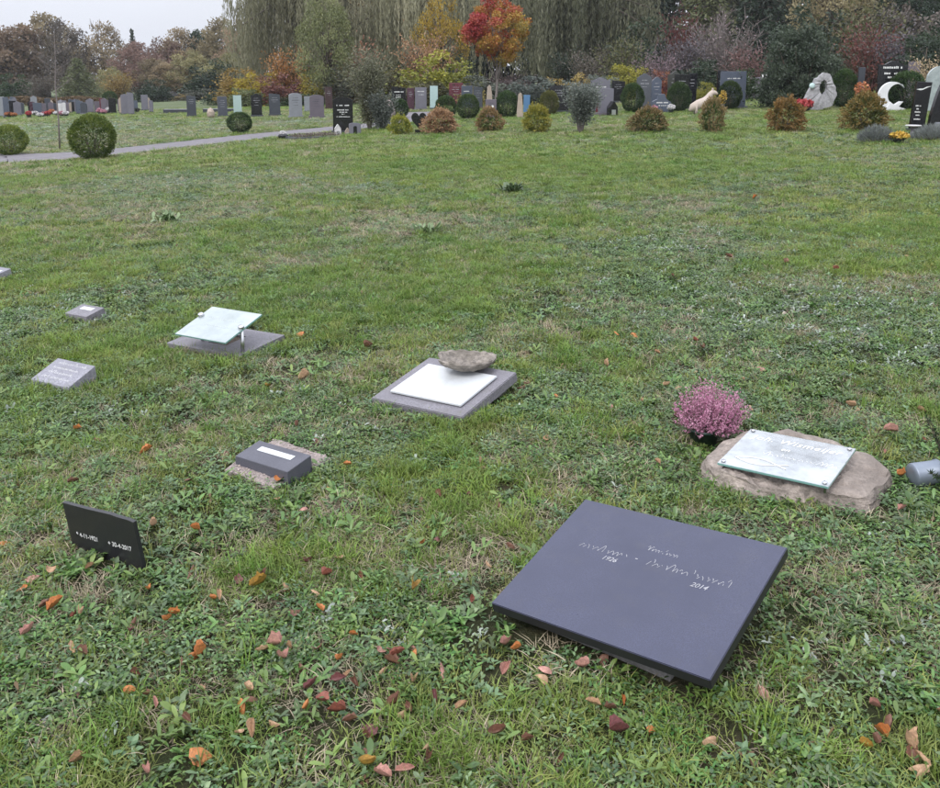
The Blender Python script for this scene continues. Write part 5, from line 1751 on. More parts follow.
LETTERED = {'black headstone with white': [(0.78, 0.6, 0.05), (0.66, 0.35, 0.035), (0.58, 0.4, 0.035)],
            'black arched': [(0.76, 0.62, 0.035), (0.64, 0.56, 0.028), (0.58, 0.4, 0.026), (0.53, 0.12, 0.024), (0.46, 0.34, 0.024), (0.46, 0.7, 0.02)],
            'large black': [(0.86, 0.7, 0.05), (0.74, 0.6, 0.04), (0.66, 0.35, 0.04)],
            'wide violet': [(0.72, 0.6, 0.035), (0.62, 0.6, 0.03)], 'large blue': [(0.8, 0.5, 0.03)],
            'tall grey violet': [(0.8, 0.6, 0.04), (0.66, 0.45, 0.03)], 'blue grey headstone': [(0.75, 0.6, 0.04), (0.62, 0.4, 0.03)]}
rg = random.Random(19)
for i, (x, y, h, w, kind, ms, label) in enumerate(HEADSTONES):
    yaw = rg.uniform(-0.22, 0.12) + math.atan2(-x, y) * -0.15
    if x < -5: yaw = 0.28 + rg.uniform(-0.08, 0.08)
    o = empty('headstone', (x, y, zg(x)), yaw)
    tag(o, label, 'headstone', 'headstones across the cemetery')
    th = 0.11 if 'glass' not in ms else 0.03
    if ms == 'slate_pale': th = 0.2
    if kind == 'rough': th = w * 0.7
    bm = bmesh.new()
    pl = 0.1 if kind != 'rough' else 0.0
    prism(bm, [(a, b * (1 - pl / h) + pl) for a, b in profile(kind, w, h, rg)] if pl else [(a, b - 0.04 * (b == 0)) for a, b in profile(kind, w, h, rg)], th, 0.006)
    st = link('stone', bm_mesh('stone', bm), STONE[ms], o)
    st.rotation_euler = (rg.uniform(-0.02, 0.02), rg.uniform(-0.012, 0.012), 0)
    if pl:
        bm = bmesh.new()
        add_box(bm, w * 1.16, th + 0.14, pl + 0.05, None, 0.006, (0, 0, -0.05))
        link('plinth', bm_mesh('plinth', bm), STONE['slate' if ms in ('black', 'slate', 'glass_green', 'glass_cyan') else ms if 'glass' not in ms else 'grey'], o)
    for key, rows in LETTERED.items():
        if label.startswith(key):
            le = link('lettering', lettering_rows(w, h, [(a * h, b * w, c * h) for a, b, c in rows], i, 0, -th / 2), M_LETTER, o)
            le.rotation_euler = st.rotation_euler
    if 'glass' not in ms and kind != 'rough' and w > 0.3 and not any(label.startswith(k) for k in LETTERED) and 'gull' not in label:
        dark = ms in ('black', 'slate', 'slate_pale', 'slate_grey', 'brownred', 'maroon', 'redgran', 'olivegran', 'bluegrey')
        rows = [(0.8, 0.42, 0.022), (0.7, 0.56, 0.03), (0.62, 0.32, 0.018), (0.5, 0.44, 0.018)][: 3 + i % 2]
        le = link('lettering', lettering_rows(w, h, [(a * h, b * w, c * h) for a, b, c in rows], i, 0, -th / 2), M_WORN if dark else STONE['slate'], o)
        le.rotation_euler = st.rotation_euler
    if 'gull' in label and 'emblem' in label:
        bm = bmesh.new()
        zz = h * 0.86
        prism(bm, [(-0.14, zz - 0.01), (-0.05, zz - 0.03), (0.0, zz - 0.02), (0.1, zz + 0.03), (0.19, zz + 0.06), (0.08, zz + 0.045), (0.0, zz + 0.005), (-0.06, zz + 0.004)], 0.004, 0, None, -th / 2 - 0.004)
        link('gull_emblem', bm_mesh('gull', bm), M_LETTER, o)
        link('lettering', lettering_rows(w, h, [(z * h, b, 0.028) for z, b in ((0.52, 0.1), (0.46, 0.06), (0.4, 0.12), (0.34, 0.07), (0.26, 0.14))], 5, -0.07, -th / 2), M_LETTER, o)
    if 'curved side' in label:
        link('lettering', lettering_rows(w, h, [(0.62 * h, 0.3, 0.035)], 6, 0.12, -th / 2), M_LETTER, o)
    if 'white emblem' in label:
        bm = bmesh.new(); lathe(bm, [(0.055, 0.0), (0.06, 0.004), (0.03, 0.01)], 10, Matrix.Translation((0.06, -th / 2, h * 0.62)) @ Matrix.Rotation(R(90), 4, 'X'))
        link('emblem', bm_mesh('emblem', bm), M_LETTER, o)

PLOTLAB = {'grey': 'light grey', 'bluegrey': 'blue grey', 'black': 'black', 'mauve_grey': 'violet grey', 'slate': 'slate', 'maroon': 'maroon', 'mauve': 'mauve', 'beige': 'beige', 'white': 'white', 'redgran': 'red granite'}
for i, (x, y, h, w, ms) in enumerate(PLOT_STONES):
    kind = rg.choice(['flat', 'slant', 'arch', 'serp', 'gable']) if h > 0.7 else rg.choice(['flat', 'arch'])
    o = empty('headstone', (x, y, zg(x)), 0.3 + rg.uniform(-0.15, 0.15))
    tag(o, 'small %s upright headstone in the crowded plot before the copper hedge' % PLOTLAB[ms], 'headstone', '%s stones in the crowded plot' % PLOTLAB[ms])
    bm = bmesh.new(); prism(bm, [(a, b * 0.92 + 0.08) for a, b in profile(kind, w, h, rg)], 0.12, 0.006)
    link('stone', bm_mesh('stone', bm), STONE[ms], o)
    bm = bmesh.new(); add_box(bm, w * 1.2, 0.26, 0.12, None, 0.005, (0, 0, -0.035))
    link('plinth', bm_mesh('plinth', bm), STONE['slate' if ms != 'slate' else 'mauve_grey'], o)

FLC = {'orange': ((0.4, 0.13, 0.05), (0.5, 0.25, 0.12)), 'red': ((0.35, 0.03, 0.04), (0.5, 0.1, 0.1)), 'white': ((0.55, 0.53, 0.53), (0.75, 0.72, 0.72)), 'pink': ((0.4, 0.15, 0.2), (0.6, 0.35, 0.4)), 'dark': ((0.03, 0.03, 0.035), (0.06, 0.07, 0.05)), 'yellow': ((0.5, 0.3, 0.04), (0.6, 0.45, 0.1))}
FLM = {k: foliage('petals_' + k, *v, rnd=0.1) for k, v in FLC.items()}
def bouquet(name, label, x, y, h, w, colr, group=None, pot=True, seed=0):
    rng = np.random.RandomState(100 + seed)
    o = empty(name, (x, y, zg(x)))
    tag(o, label, 'flowers', group)
    bm = bmesh.new(); lathe(bm, [(w * 0.2, -0.02), (w * 0.3, h * 0.35), (w * 0.33, h * 0.38), (w * 0.1, h * 0.4)], 12)
    link('pot', bm_mesh('pot', bm, True), STONE['slate'], o)
    n = 160
    C = ball_pts(rng, n, 0.5) * np.array([w * 0.5, w * 0.5, h * 0.32]) + np.array([0, 0, h * 0.66])
    link('flowers', quads_mesh('petals', leaves(C, rng.normal(size=C.shape), w * 0.22, w * 0.16, rng), rng.rand(n)), FLM[colr], o)
    C = ball_pts(rng, 90) * np.array([w * 0.4, w * 0.4, h * 0.22]) + np.array([0, 0, h * 0.45])
    link('foliage', quads_mesh('leaves', leaves(C, rng.normal(size=C.shape), w * 0.25, w * 0.1, rng), rng.rand(90)), FOL['deepgreen'], o)
for i, (x, y, h, w, c) in enumerate(PLOT_FLOWERS):
    bouquet('grave_flowers', 'bunch of %s flowers laid in the crowded plot' % c, x, y, max(h, 0.3), max(w, 0.4), c, '%s flowers in the crowded plot' % c, seed=i)

def boulder(name, label, cat, x, y, h, w, mat, seed, hole=None, lean=0.0):
    rng = np.random.RandomState(seed)
    o = empty(name, (x, y, zg(x)), rng.uniform(-0.2, 0.2))
    tag(o, label, cat)
    bm = bmesh.new()
    bmesh.ops.create_icosphere(bm, subdivisions=4, radius=0.5)
    for v in bm.verts:
        d = v.co.normalized()
        n = float(fbm(np.array([d.x * 2 + 9 + seed]), np.array([d.y * 2 + d.z * 2.3 + 7]))[0]) - 0.5
        k = 1 + n * 0.45
        t = d.z * 0.5 + 0.5
        v.co = Vector((d.x * 0.5 * w * k * (1.05 - 0.35 * t) + lean * t * h, d.y * 0.4 * w * k, (d.z * 0.52 * (1 + n * 0.2) + 0.48) * h))
    link('rock', bm_mesh('boulder', bm, True), mat, o)
    return o
M_BOULD = granite('pink_boulder', (0.34, 0.28, 0.26), 0.85, 0.3, 14, dirt=0.3, bumps=0.6)
boulder('boulder', 'pinkish beige boulder beside the small clipped ball', 'boulder', -3.21, 35.98, 0.76, 0.52, M_BOULD, 61)
boulder('boulder', 'small pale beige boulder in the lawn row of headstones', 'boulder', -12.49, 43.75, 0.48, 0.42, granite('beige_boulder', (0.42, 0.34, 0.28), 0.85, 0.25, 14, dirt=0.2), 62)

def holed_rock():
    o = empty('holed_rock', (11.74, 30.47, zg(11.74)), -0.1)
    tag(o, 'upright pale grey rock pierced by an oval hole', 'memorial rock')
    bm = bmesh.new()
    seg, th = 44, 0.3
    outer, inner = [], []
    for k in range(seg):
        a = 2 * PI * k / seg
        n = float(fbm(np.array([math.cos(a) * 2.2 + 8]), np.array([math.sin(a) * 2.2 + 8]))[0]) - 0.5
        rx = 0.42 * (1 + n * 0.7); rz = 0.62 * (1 + n * 0.35)
        x, z = math.cos(a) * rx, math.sin(a) * rz + 0.6
        if z < 0.7: x = x * (1 + (0.7 - z) * 0.6) - 0.08 * (0.7 - z) * 2
        outer.append((x, max(z, -0.05)))
        inner.append((math.cos(a) * 0.125 + 0.02, math.sin(a) * 0.24 + 0.78))
    mid = [((ox + ix) / 2, (oz + iz) / 2) for (ox, oz), (ix, iz) in zip(outer, inner)]
    rows = []
    r2 = random.Random(4)
    for ring, yy in ((inner, -0.13), (mid, -th / 2), (outer, -0.12), (outer, 0.12), (mid, th / 2), (inner, 0.13)):
        rows.append([bm.verts.new((x + r2.uniform(-0.014, 0.014), yy + r2.uniform(-0.02, 0.02), z + r2.uniform(-0.014, 0.014))) for x, z in ring])
    for i in range(6):
        p, q = rows[i], rows[(i + 1) % 6]
        for k in range(seg): bm.faces.new((p[k], p[(k + 1) % seg], q[(k + 1) % seg], q[k]))
    bmesh.ops.subdivide_edges(bm, edges=list(bm.edges), cuts=1, use_grid_fill=True)
    link('rock', bm_mesh('holed', bm), granite('pale_rock', (0.34, 0.335, 0.345), 0.85, 0.3, 18, dirt=0.35, bumps=0.7), o)
    bm = bmesh.new()
    lathe(bm, [(0.02, 0.0), (0.085, 0.02), (0.1, 0.05), (0.06, 0.075), (0.01, 0.08)], 12, Matrix.Translation((-0.36, -0.12, 0.82)) @ Matrix.Rotation(R(80), 4, 'X'))
    link('ornament', bm_mesh('orn', bm, True), plain('turquoise_ornament', (0.4, 0.52, 0.5), 0.3), o)
holed_rock()
bouquet('heather_plant', 'dull red heather at the foot of the holed rock', 11.0, 29.9, 0.45, 0.62, 'red', seed=40)
bouquet('orange_flowers', 'vase of orange flowers beside the narrow dark stele', 13.15, 30.6, 0.95, 0.5, 'orange', seed=41)

def crescent():
    o = empty('crescent_sculpture', (13.35, 28.9, zg(13.35)), -0.1)
    tag(o, 'white crescent moon sculpture with a small figure on its tip', 'sculpture')
    pts = []
    for t in np.linspace(R(35), R(250), 26): pts.append((0.42 * math.cos(t) + 0.02, 0.46 * math.sin(t) + 0.46))
    for t in np.linspace(R(250), R(60), 26): pts.append((0.30 * math.cos(t) + 0.17, 0.335 * math.sin(t) + 0.52))
    bm = bmesh.new(); prism(bm, pts, 0.16, 0.012)
    mw = granite('white_sculpture', (0.74, 0.74, 0.75), 0.6, 0.05, 20, dirt=0.08)
    link('crescent', bm_mesh('crescent', bm), mw, o)
    bm = bmesh.new(); prism(bm, [(-0.12, -0.04), (0.42, -0.04), (0.44, 0.08), (0.2, 0.14), (0.36, 0.3), (0.27, 0.31), (0.1, 0.17), (-0.05, 0.3), (-0.14, 0.12)], 0.2, 0.015)
    link('figure', bm_mesh('figure', bm), mw, o)
crescent()

def heart():
    o = empty('heart_stone', (-1.45, 25.77, zg(-1.45)), 0.1)
    tag(o, 'black heart shaped headstone between small autumn shrubs', 'headstone')
    pts = []
    for t in np.linspace(0, 2 * PI, 40, endpoint=False):
        x = 16 * math.sin(t) ** 3; z = 13 * math.cos(t) - 5 * math.cos(2 * t) - 2 * math.cos(3 * t) - math.cos(4 * t)
        pts.append((x / 34 * 0.46, z / 30 * 0.5 + 0.4))
    bm = bmesh.new(); prism(bm, pts, 0.09, 0.008)
    link('heart', bm_mesh('heart', bm), STONE['black'], o)
    bm = bmesh.new(); add_box(bm, 0.24, 0.2, 0.16, None, 0.006, (0, 0, -0.04))
    link('plinth', bm_mesh('plinth', bm), STONE['black'], o)
heart()

def house_lantern(label, x, y, mat, h=0.28, w=0.17):
    o = empty('grave_lantern', (x, y, zg(x)), 0.2)
    tag(o, label, 'lantern')
    bm = bmesh.new()
    prism(bm, [(-w / 2, 0), (w / 2, 0), (w / 2, h * 0.55), (0, h), (-w / 2, h * 0.55)], w, 0.004)
    link('body', bm_mesh('body', bm), mat, o)
    bm = bmesh.new(); add_box(bm, w * 0.5, 0.012, h * 0.36, None, 0.002, (0, -w / 2 - 0.007, h * 0.08))
    link('door', bm_mesh('door', bm), M_METAL, o)
    bm = bmesh.new()
    for s in (-1, 1):
        add_box(bm, w * 0.85, w * 1.14, 0.012, Matrix.Translation((s * w * 0.24, 0, h * 0.8)) @ Matrix.Rotation(s * 0.97, 4, 'Y') @ Matrix.Translation((0, 0, -0.004)))
    link('roof', bm_mesh('roof', bm), mat, o)
house_lantern('white house shaped lantern before the black arched headstone', -3.84, 26.3, STONE['white'], 0.33, 0.18)
house_lantern('small tan house shaped lantern beside the white one', -3.55, 26.25, STONE['beige'], 0.2, 0.16)
house_lantern('black house shaped lantern on the small mauve stone', 5.0, 31.95, STONE['black'], 0.5, 0.3)
o = empty('mauve_pedestal', (4.85, 32.5, zg(4.85)), 0.1)
tag(o, 'stepped mauve memorial stone behind the black house lantern', 'memorial stone')
bm = bmesh.new(); add_box(bm, 0.5, 0.25, 0.85, None, 0.01, (0, 0, 0.1))
link('stone', bm_mesh('stone', bm), STONE['mauve_grey'], o)
bm = bmesh.new(); add_box(bm, 0.72, 0.4, 0.2, None, 0.01, (0, 0, -0.1))
link('plinth', bm_mesh('plinth', bm), STONE['mauve'], o)

for k, (x, lab, m) in enumerate(((-3.33, 'round violet grey stone leaning before the black arched headstone', 'mauve_grey'),)):
    o = empty('round_stone', (x, 26.2, zg(x)), 0.25)
    tag(o, lab, 'memorial stone')
    bm = bmesh.new(); prism(bm, profile('arch', 0.34, 0.36, rg), 0.1, 0.012)
    link('stone', bm_mesh('stone', bm), STONE[m], o)
    bm = bmesh.new(); prism(bm, [(a, b + 0.03) for a, b in profile('arch', 0.1, 0.24, rg)], 0.01, 0.0, None, -0.062)  # black arched sheet that stands in for a shadow on the stone's face
    link('shadow_patch', bm_mesh('shadow_patch', bm), STONE['black'], o)

def bowl_planter():
    o = empty('planter_bowl', (-5.23, 25.3, zg(-5.23)))
    tag(o, 'round black planter bowl with pale flowers at the path edge', 'planter')
    bm = bmesh.new(); lathe(bm, [(0.07, -0.01), (0.13, 0.06), (0.145, 0.12), (0.11, 0.17), (0.1, 0.165), (0.02, 0.15)], 20)
    link('bowl', bm_mesh('bowl', bm, True), STONE['black'], o)
    rng = np.random.RandomState(71)
    C = ball_pts(rng, 70) * np.array([0.12, 0.12, 0.06]) + np.array([0, 0, 0.2])
    link('flowers', quads_mesh('fl', leaves(C, rng.normal(size=C.shape), 0.05, 0.03, rng), rng.rand(70)), FLM['white'], o)
bowl_planter()
def planted_grave():
    o = empty('planted_grave', (-4.4, 25.6, zg(-4.4)), 0.75)
    tag(o, 'low stone edged grave bed planted with brown ground plants', 'grave bed')
    for a, b, c, d in ((0, -0.35, 1.5, 0.08), (0, 0.35, 1.5, 0.08), (-0.79, 0, 0.08, 0.62), (0.79, 0, 0.08, 0.62)):
        bm = bmesh.new(); add_box(bm, c, d, 0.14, None, 0.006, (a, b, -0.07))
        link('kerb', bm_mesh('kerb', bm), STONE['slate_grey'], o)
    rng = np.random.RandomState(72)
    n = 900
    C = np.stack([rng.uniform(-0.72, 0.72, n), rng.uniform(-0.3, 0.3, n), rng.rand(n) * 0.14], -1)
    tag(link('ground_plants', quads_mesh('gp', leaves(C, rng.normal(size=C.shape) + np.array([0, 0, 1]), 0.07, 0.03, rng), rng.rand(n)), FOL['greybrown'], o), kind='stuff')
    bm = bmesh.new(); add_box(bm, 1.5, 0.62, 0.05, None, 0, (0, 0, -0.03))
    link('soil_bed', bm_mesh('soil', bm), M_FIELD, o)
planted_grave()

for k, (x, y, w, lab) in enumerate(((-17.1, 53.2, 1.5, 'low dark ledger stone with pale top beside the slate headstone'), (-14.2, 51.5, 1.7, 'low dark ledger stone with pale top behind the green glass panel'))):
    o = empty('ledger_stone', (x, y, zg(x)), 0.15)
    tag(o, lab, 'ledger stone')
    bm = bmesh.new(); add_box(bm, w, 0.9, 0.22, None, 0.01, (0, 0, -0.05))
    link('body', bm_mesh('body', bm), STONE['slate'], o)
    bm = bmesh.new(); add_box(bm, w * 1.04, 0.96, 0.04, None, 0.008, (0, 0, 0.172))
    link('cover', bm_mesh('cover', bm), STONE['slate_grey'], o)

def beast():
    """beige stone animal lying with raised head"""
    o = empty('animal_sculpture', (8.0, 30.94, zg(8.0)), 0.0, (0.85, 0.85, 0.9))
    tag(o, 'beige stone animal figure with raised head behind the narrow shrub', 'sculpture')
    bm = bmesh.new()
    tube(bm, [(-0.62, 0, 0.12), (-0.5, 0, 0.24), (-0.28, 0, 0.36), (0.0, 0, 0.46), (0.13, 0, 0.6), (0.2, 0, 0.74), (0.29, 0, 0.82), (0.4, 0, 0.78), (0.47, 0, 0.75)], [0.05, 0.16, 0.18, 0.19, 0.16, 0.12, 0.11, 0.07, 0.04], 14)
    tube(bm, [(0.12, 0, 0.56), (0.22, 0, 0.3), (0.24, 0, -0.03)], [0.16, 0.13, 0.1], 12)
    for sx, sy in ((-0.4, 0.1), (-0.4, -0.1), (0.02, 0.1), (0.02, -0.1)):
        tube(bm, [(sx, sy, 0.35), (sx + 0.03, sy, 0.18), (sx + 0.02, sy, -0.03)], [0.09, 0.06, 0.055], 8)
    for sy in (-0.05, 0.05):
        tube(bm, [(0.28, sy, 0.88), (0.26, sy * 1.5, 0.98)], [0.035, 0.01], 6)
    link('body', bm_mesh('beast', bm, True), granite('beige_sculpture', (0.5, 0.42, 0.36), 0.8, 0.15, 20, dirt=0.2), o)
beast()
bouquet('grave_flowers', 'yellow and red posy beside the head of the beige animal', 8.55, 30.8, 0.82, 0.26, 'yellow', seed=43)

def carved():
    o = empty('carved_headstone', (13.59, 43.44, zg(13.59)), -0.2)
    tag(o, 'rough violet brown headstone topped with white carvings', 'headstone')
    bm = bmesh.new(); prism(bm, [(-0.52, -0.05), (0.52, -0.05), (0.55, 0.5), (0.5, 0.95), (0.2, 1.02), (-0.1, 0.98), (-0.45, 1.05), (-0.55, 0.6)], 0.25, 0.03)
    link('stone', bm_mesh('stone', bm), STONE['mauve'], o)
    for x, z in ((0.35, 1.03), (-0.42, 0.95), (0.5, 0.8)):
        bm = bmesh.new(); lathe(bm, [(0.02, -0.12), (0.14, -0.06), (0.16, 0.03), (0.08, 0.12), (0.01, 0.14)], 10, Matrix.Translation((x, -0.1, z)))
        link('carving', bm_mesh('carving', bm, True), STONE['white'], o)
carved()
o = empty('stepped_headstone', (6.85, 32.6, zg(6.85)), 0.1)
tag(o, 'low broad blue grey stone with lettering at the foot of gabled one', 'headstone')
bm = bmesh.new(); prism(bm, [(-0.36, 0.05), (0.36, 0.05), (0.34, 0.4), (0.15, 0.5), (0.1, 0.68), (-0.1, 0.68), (-0.15, 0.5), (-0.34, 0.42)], 0.16, 0.01)
link('stone', bm_mesh('stone', bm), STONE['bluegrey'], o)
bm = bmesh.new(); add_box(bm, 0.8, 0.3, 0.14, None, 0.006, (0, 0, -0.07))
link('plinth', bm_mesh('plinth', bm), STONE['slate'], o)
link('lettering', lettering_rows(0.7, 0.6, [(0.36, 0.4, 0.05), (0.26, 0.3, 0.04)], 9, 0, -0.08), M_LETTER, o)
bouquet('grave_flowers', 'white figure like posy at the foot of the stepped blue grey stone', 7.1, 32.1, 0.35, 0.3, 'white', seed=44)
bouquet('grave_flowers', 'pale pink posy beside the stepped blue grey stone', 6.5, 32.1, 0.33, 0.28, 'pink', seed=45)

# the planted grave of the gull stone
bouquet('flower_pot', 'pot of yellow flowers before the gull headstone', 8.35, 17.6, 0.22, 0.36, 'yellow', seed=46)
def tufted(label, x, y, h, w, mat, seed):
    rng = np.random.RandomState(seed)
    o = empty('lavender_mound', (x, y, zg(x)))
    tag(o, label, 'plant')
    n = 2200
    a = rng.rand(n) * 6.283; r = rng.rand(n) ** 0.5
    C = np.stack([np.cos(a) * r * w * 0.5, np.sin(a) * r * w * 0.4, (0.25 + 0.75 * rng.rand(n)) * h * (1 - 0.6 * r ** 2)], -1)
    D = np.stack([np.cos(a) * r, np.sin(a) * r, 0.9 + 0 * r], -1) + rng.normal(size=(n, 3)) * 0.3
    link('foliage', quads_mesh('tuft', leaves(C, D, 0.11, 0.008, rng), rng.rand(n)), mat, o)
    bm = bmesh.new()
    for i in range(10):
        b = i * 0.63; tube(bm, [(0, 0, -0.02), (math.cos(b) * w * 0.3, math.sin(b) * w * 0.25, h * 0.4)], [0.012, 0.005], 5)
    link('stems', bm_mesh('stems', bm), M_BARK, o)
M_LAV = foliage('lavender', (0.12, 0.13, 0.12), (0.25, 0.27, 0.26), rnd=0.1)
tufted('silvery lavender mound before the gull headstone', 8.05, 17.9, 0.36, 0.75, M_LAV, 81)
tufted('silvery lavender mound before the curved black stone', 9.15, 17.9, 0.34, 0.8, M_LAV, 82)
o = empty('bird_bath', (9.15, 18.7, zg(9.15)))
tag(o, 'small pale stone bird bath before the gull headstone', 'bird bath')
bm = bmesh.new(); lathe(bm, [(0.09, -0.02), (0.09, 0.04), (0.05, 0.07), (0.045, 0.2), (0.06, 0.22)], 16)
link('pedestal', bm_mesh('ped', bm, True), STONE['mauve'], o)
bm = bmesh.new(); lathe(bm, [(0.05, 0.2205), (0.15, 0.235), (0.16, 0.255), (0.15, 0.258), (0.02, 0.24)], 20)
link('basin', bm_mesh('basin', bm, True), STONE['white'], o)
o = empty('pale_block', (10.0, 18.9, zg(10.0)), 0.05)
tag(o, 'pale grey block at the foot of the curved black stone', 'stone block')
bm = bmesh.new(); add_box(bm, 0.5, 0.3, 0.32, None, 0.015, (0, 0, -0.05))
link('block', bm_mesh('block', bm), STONE['grey'], o)
bm = bmesh.new(); add_box(bm, 0.3, 0.2, 0.03, None, 0.006, (0.02, 0, 0.272))
link('tablet', bm_mesh('tablet', bm), STONE['white'], o)
def globe():
    o = empty('glass_memorial', (14.3, 27.8, zg(14.3)), 0.0)
    tag(o, 'rounded pale translucent glass memorial behind the curved black stone', 'memorial')
    bm = bmesh.new(); prism(bm, [(a, b) for a, b in profile('arch', 0.85, 0.95, rg)][:2] + [(0.425 * math.cos(t), 0.95 + 0.42 * math.sin(t)) for t in np.linspace(0, PI, 21)], 0.08, 0.01)
    link('glass', bm_mesh('glass', bm), M_GLASS2, o)
    bm = bmesh.new(); add_box(bm, 1.0, 0.3, 0.2, None, 0.01, (0, 0, -0.19))
    link('plinth', bm_mesh('plinth', bm), STONE['grey'], o)
globe()

# ------------------------------------------------------------------ the sward: grass, weeds and thatch
def strip_blades(rng, n, rad, h, w, lean, curl=0.6, jit=0.35):
    """narrow three part blades; returns verts, faces, tint"""
    V = []; F = []; T = []
    for i in range(n):
        a = rng.rand() * 6.283; r = rad * math.sqrt(rng.rand())
        b = np.array([math.cos(a) * r, math.sin(a) * r, -0.006])
        az = rng.rand() * 6.283
        d = np.array([math.cos(az), math.sin(az), 0.0]); s = np.array([-d[1], d[0], 0.0])
        hh = h * rng.uniform(1 - jit, 1 + jit); ln = lean * rng.uniform(0.3, 1.4)
        p1 = b + np.array([0, 0, hh * 0.55]) + d * hh * ln * 0.35
        p2 = b + np.array([0, 0, hh * (0.92 - 0.35 * curl * rng.rand())]) + d * hh * ln * 1.0
        ww = w * rng.uniform(0.7, 1.3)
        k = len(V)
        V += [b - s * ww / 2, b + s * ww / 2, p1 + s * ww * 0.42, p1 - s * ww * 0.42, p2]
        F += [(k, k + 1, k + 2, k + 3), (k + 3, k + 2, k + 4)]
        T += [rng.rand()] * 5
    return V, F, T

def broad_leaf(V, F, T, rng, base, az, L, W, rise, droop, tint, fold=0.25):
    d = np.array([math.cos(az), math.sin(az), 0.0]); s = np.array([-d[1], d[0], 0.0]); up = np.array([0, 0, 1.0])
    k = len(V)
    prof = ((0.0, 0.12), (0.3, 0.72), (0.62, 1.0), (0.86, 0.6), (1.0, 0.0))
    for t, w in prof:
        c = base + d * L * t * math.cos(rise) + up * (L * t * math.sin(rise) - droop * L * t * t)
        hw = W * w / 2
        if t == 1.0: V.append(c); T.append(tint)
        else:
            V += [c - s * hw + up * hw * fold, c - up * hw * 0.05, c + s * hw + up * hw * fold]; T += [tint, tint * 0.9, tint]
    for i in range(3):
        for j in range(2):
            F.append((k + i * 3 + j, k + i * 3 + j + 1, k + i * 3 + j + 4, k + i * 3 + j + 3))
    F.append((k + 9, k + 10, k + 12)); F.append((k + 10, k + 11, k + 12))

def rosette(seed, n, L, W, rise):
    rng = np.random.RandomState(seed)
    V = []; F = []; T = []
    a0 = rng.rand() * 6
    for i in range(n):
        broad_leaf(V, F, T, rng, np.array([0, 0, 0.006 + 0.012 * i / n]) + rng.normal(size=3) * np.array([0.011, 0.011, 0.004]), a0 + i * 2.4 + rng.normal() * 0.25, L * rng.uniform(0.65, 1.15), W * rng.uniform(0.7, 1.2),
                   rise * rng.uniform(0.4, 1.5), rng.uniform(0.1, 0.45), np.clip(0.2 + 0.7 * rng.rand(), 0, 1))
    return arr_mesh('rosette', V, F, T, True)

def leaf_mat(seed, n, rad, L, W):
    rng = np.random.RandomState(seed)
    V = []; F = []; T = []
    for i in range(n):
        a = rng.rand() * 6.283; r = rad * math.sqrt(rng.rand())
        broad_leaf(V, F, T, rng, np.array([math.cos(a) * r, math.sin(a) * r, rng.uniform(0.004, 0.026)]), rng.rand() * 6.283, L * rng.uniform(0.6, 1.3), W * rng.uniform(0.7, 1.2), rng.uniform(-0.1, 0.6), rng.uniform(0.1, 0.5), rng.rand(), 0.15)
    return arr_mesh('leaf_mat', V, F, T, True)

def blades(seed, n, rad, h, w, lean, curl=0.6):
    rng = np.random.RandomState(seed)
    V, F, T = strip_blades(rng, n, rad, h, w, lean, curl)
    return arr_mesh('tuft', V, F, T)

def instancer():
    g = bpy.data.node_groups.new('scatter', 'GeometryNodeTree')
    g.interface.new_socket('Geometry', in_out='INPUT', socket_type='NodeSocketGeometry')
    g.interface.new_socket('Source', in_out='INPUT', socket_type='NodeSocketObject')
    g.interface.new_socket('Geometry', in_out='OUTPUT', socket_type='NodeSocketGeometry')
    n, l = g.nodes, g.links
    gi = n.new('NodeGroupInput'); go = n.new('NodeGroupOutput')
    ip = n.new('GeometryNodeInstanceOnPoints')
    oi = n.new('GeometryNodeObjectInfo'); oi.inputs['As Instance'].default_value = True
    ar = n.new('GeometryNodeInputNamedAttribute'); ar.data_type = 'FLOAT_VECTOR'; ar.inputs[0].default_value = 'rot'
    sc = n.new('GeometryNodeInputNamedAttribute'); sc.data_type = 'FLOAT_VECTOR'; sc.inputs[0].default_value = 'scl'
    e2r = n.new('FunctionNodeEulerToRotation')
    l.new(gi.outputs['Geometry'], ip.inputs['Points'])
    l.new(gi.outputs['Source'], oi.inputs['Object'])
    l.new(oi.outputs['Geometry'], ip.inputs['Instance'])
    l.new(ar.outputs['Attribute'], e2r.inputs[0]); l.new(e2r.outputs[0], ip.inputs['Rotation'])
    l.new(sc.outputs['Attribute'], ip.inputs['Scale'])
    l.new(ip.outputs['Instances'], go.inputs[0])
    return g
SCATTER = instancer()
SOCK = [s.identifier for s in SCATTER.interface.items_tree if s.name == 'Source'][0]

def scatter(name, label, P, rot, scl, mesh, mat):
    me = bpy.data.meshes.new(name)
    me.vertices.add(len(P)); me.vertices.foreach_set('co', P.astype(np.float32).ravel())
    for nm, arr in (('rot', rot), ('scl', scl)):
        a = me.attributes.new(nm, 'FLOAT_VECTOR', 'POINT'); a.data.foreach_set('vector', arr.astype(np.float32).ravel())
    mesh.materials.append(mat)
    src = bpy.data.objects.new(name + '_source', mesh)
    o = link(name, me)
    tag(o, label, 'grass' if 'grass' in name else 'weeds', kind='stuff')
    md = o.modifiers.new('scatter', 'NODES'); md.node_group = SCATTER
    md[SOCK] = src
    return o

def inside(P, poly):
    x, y = P[:, 0], P[:, 1]
    c = np.zeros(len(P), bool)
    j = len(poly) - 1
    for i in range(len(poly)):
        xi, yi = poly[i]; xj, yj = poly[j]
        c ^= ((yi > y) != (yj > y)) & (x < (xj - xi) * (y - yi) / (yj - yi + 1e-12) + xi)
        j = i
    return c

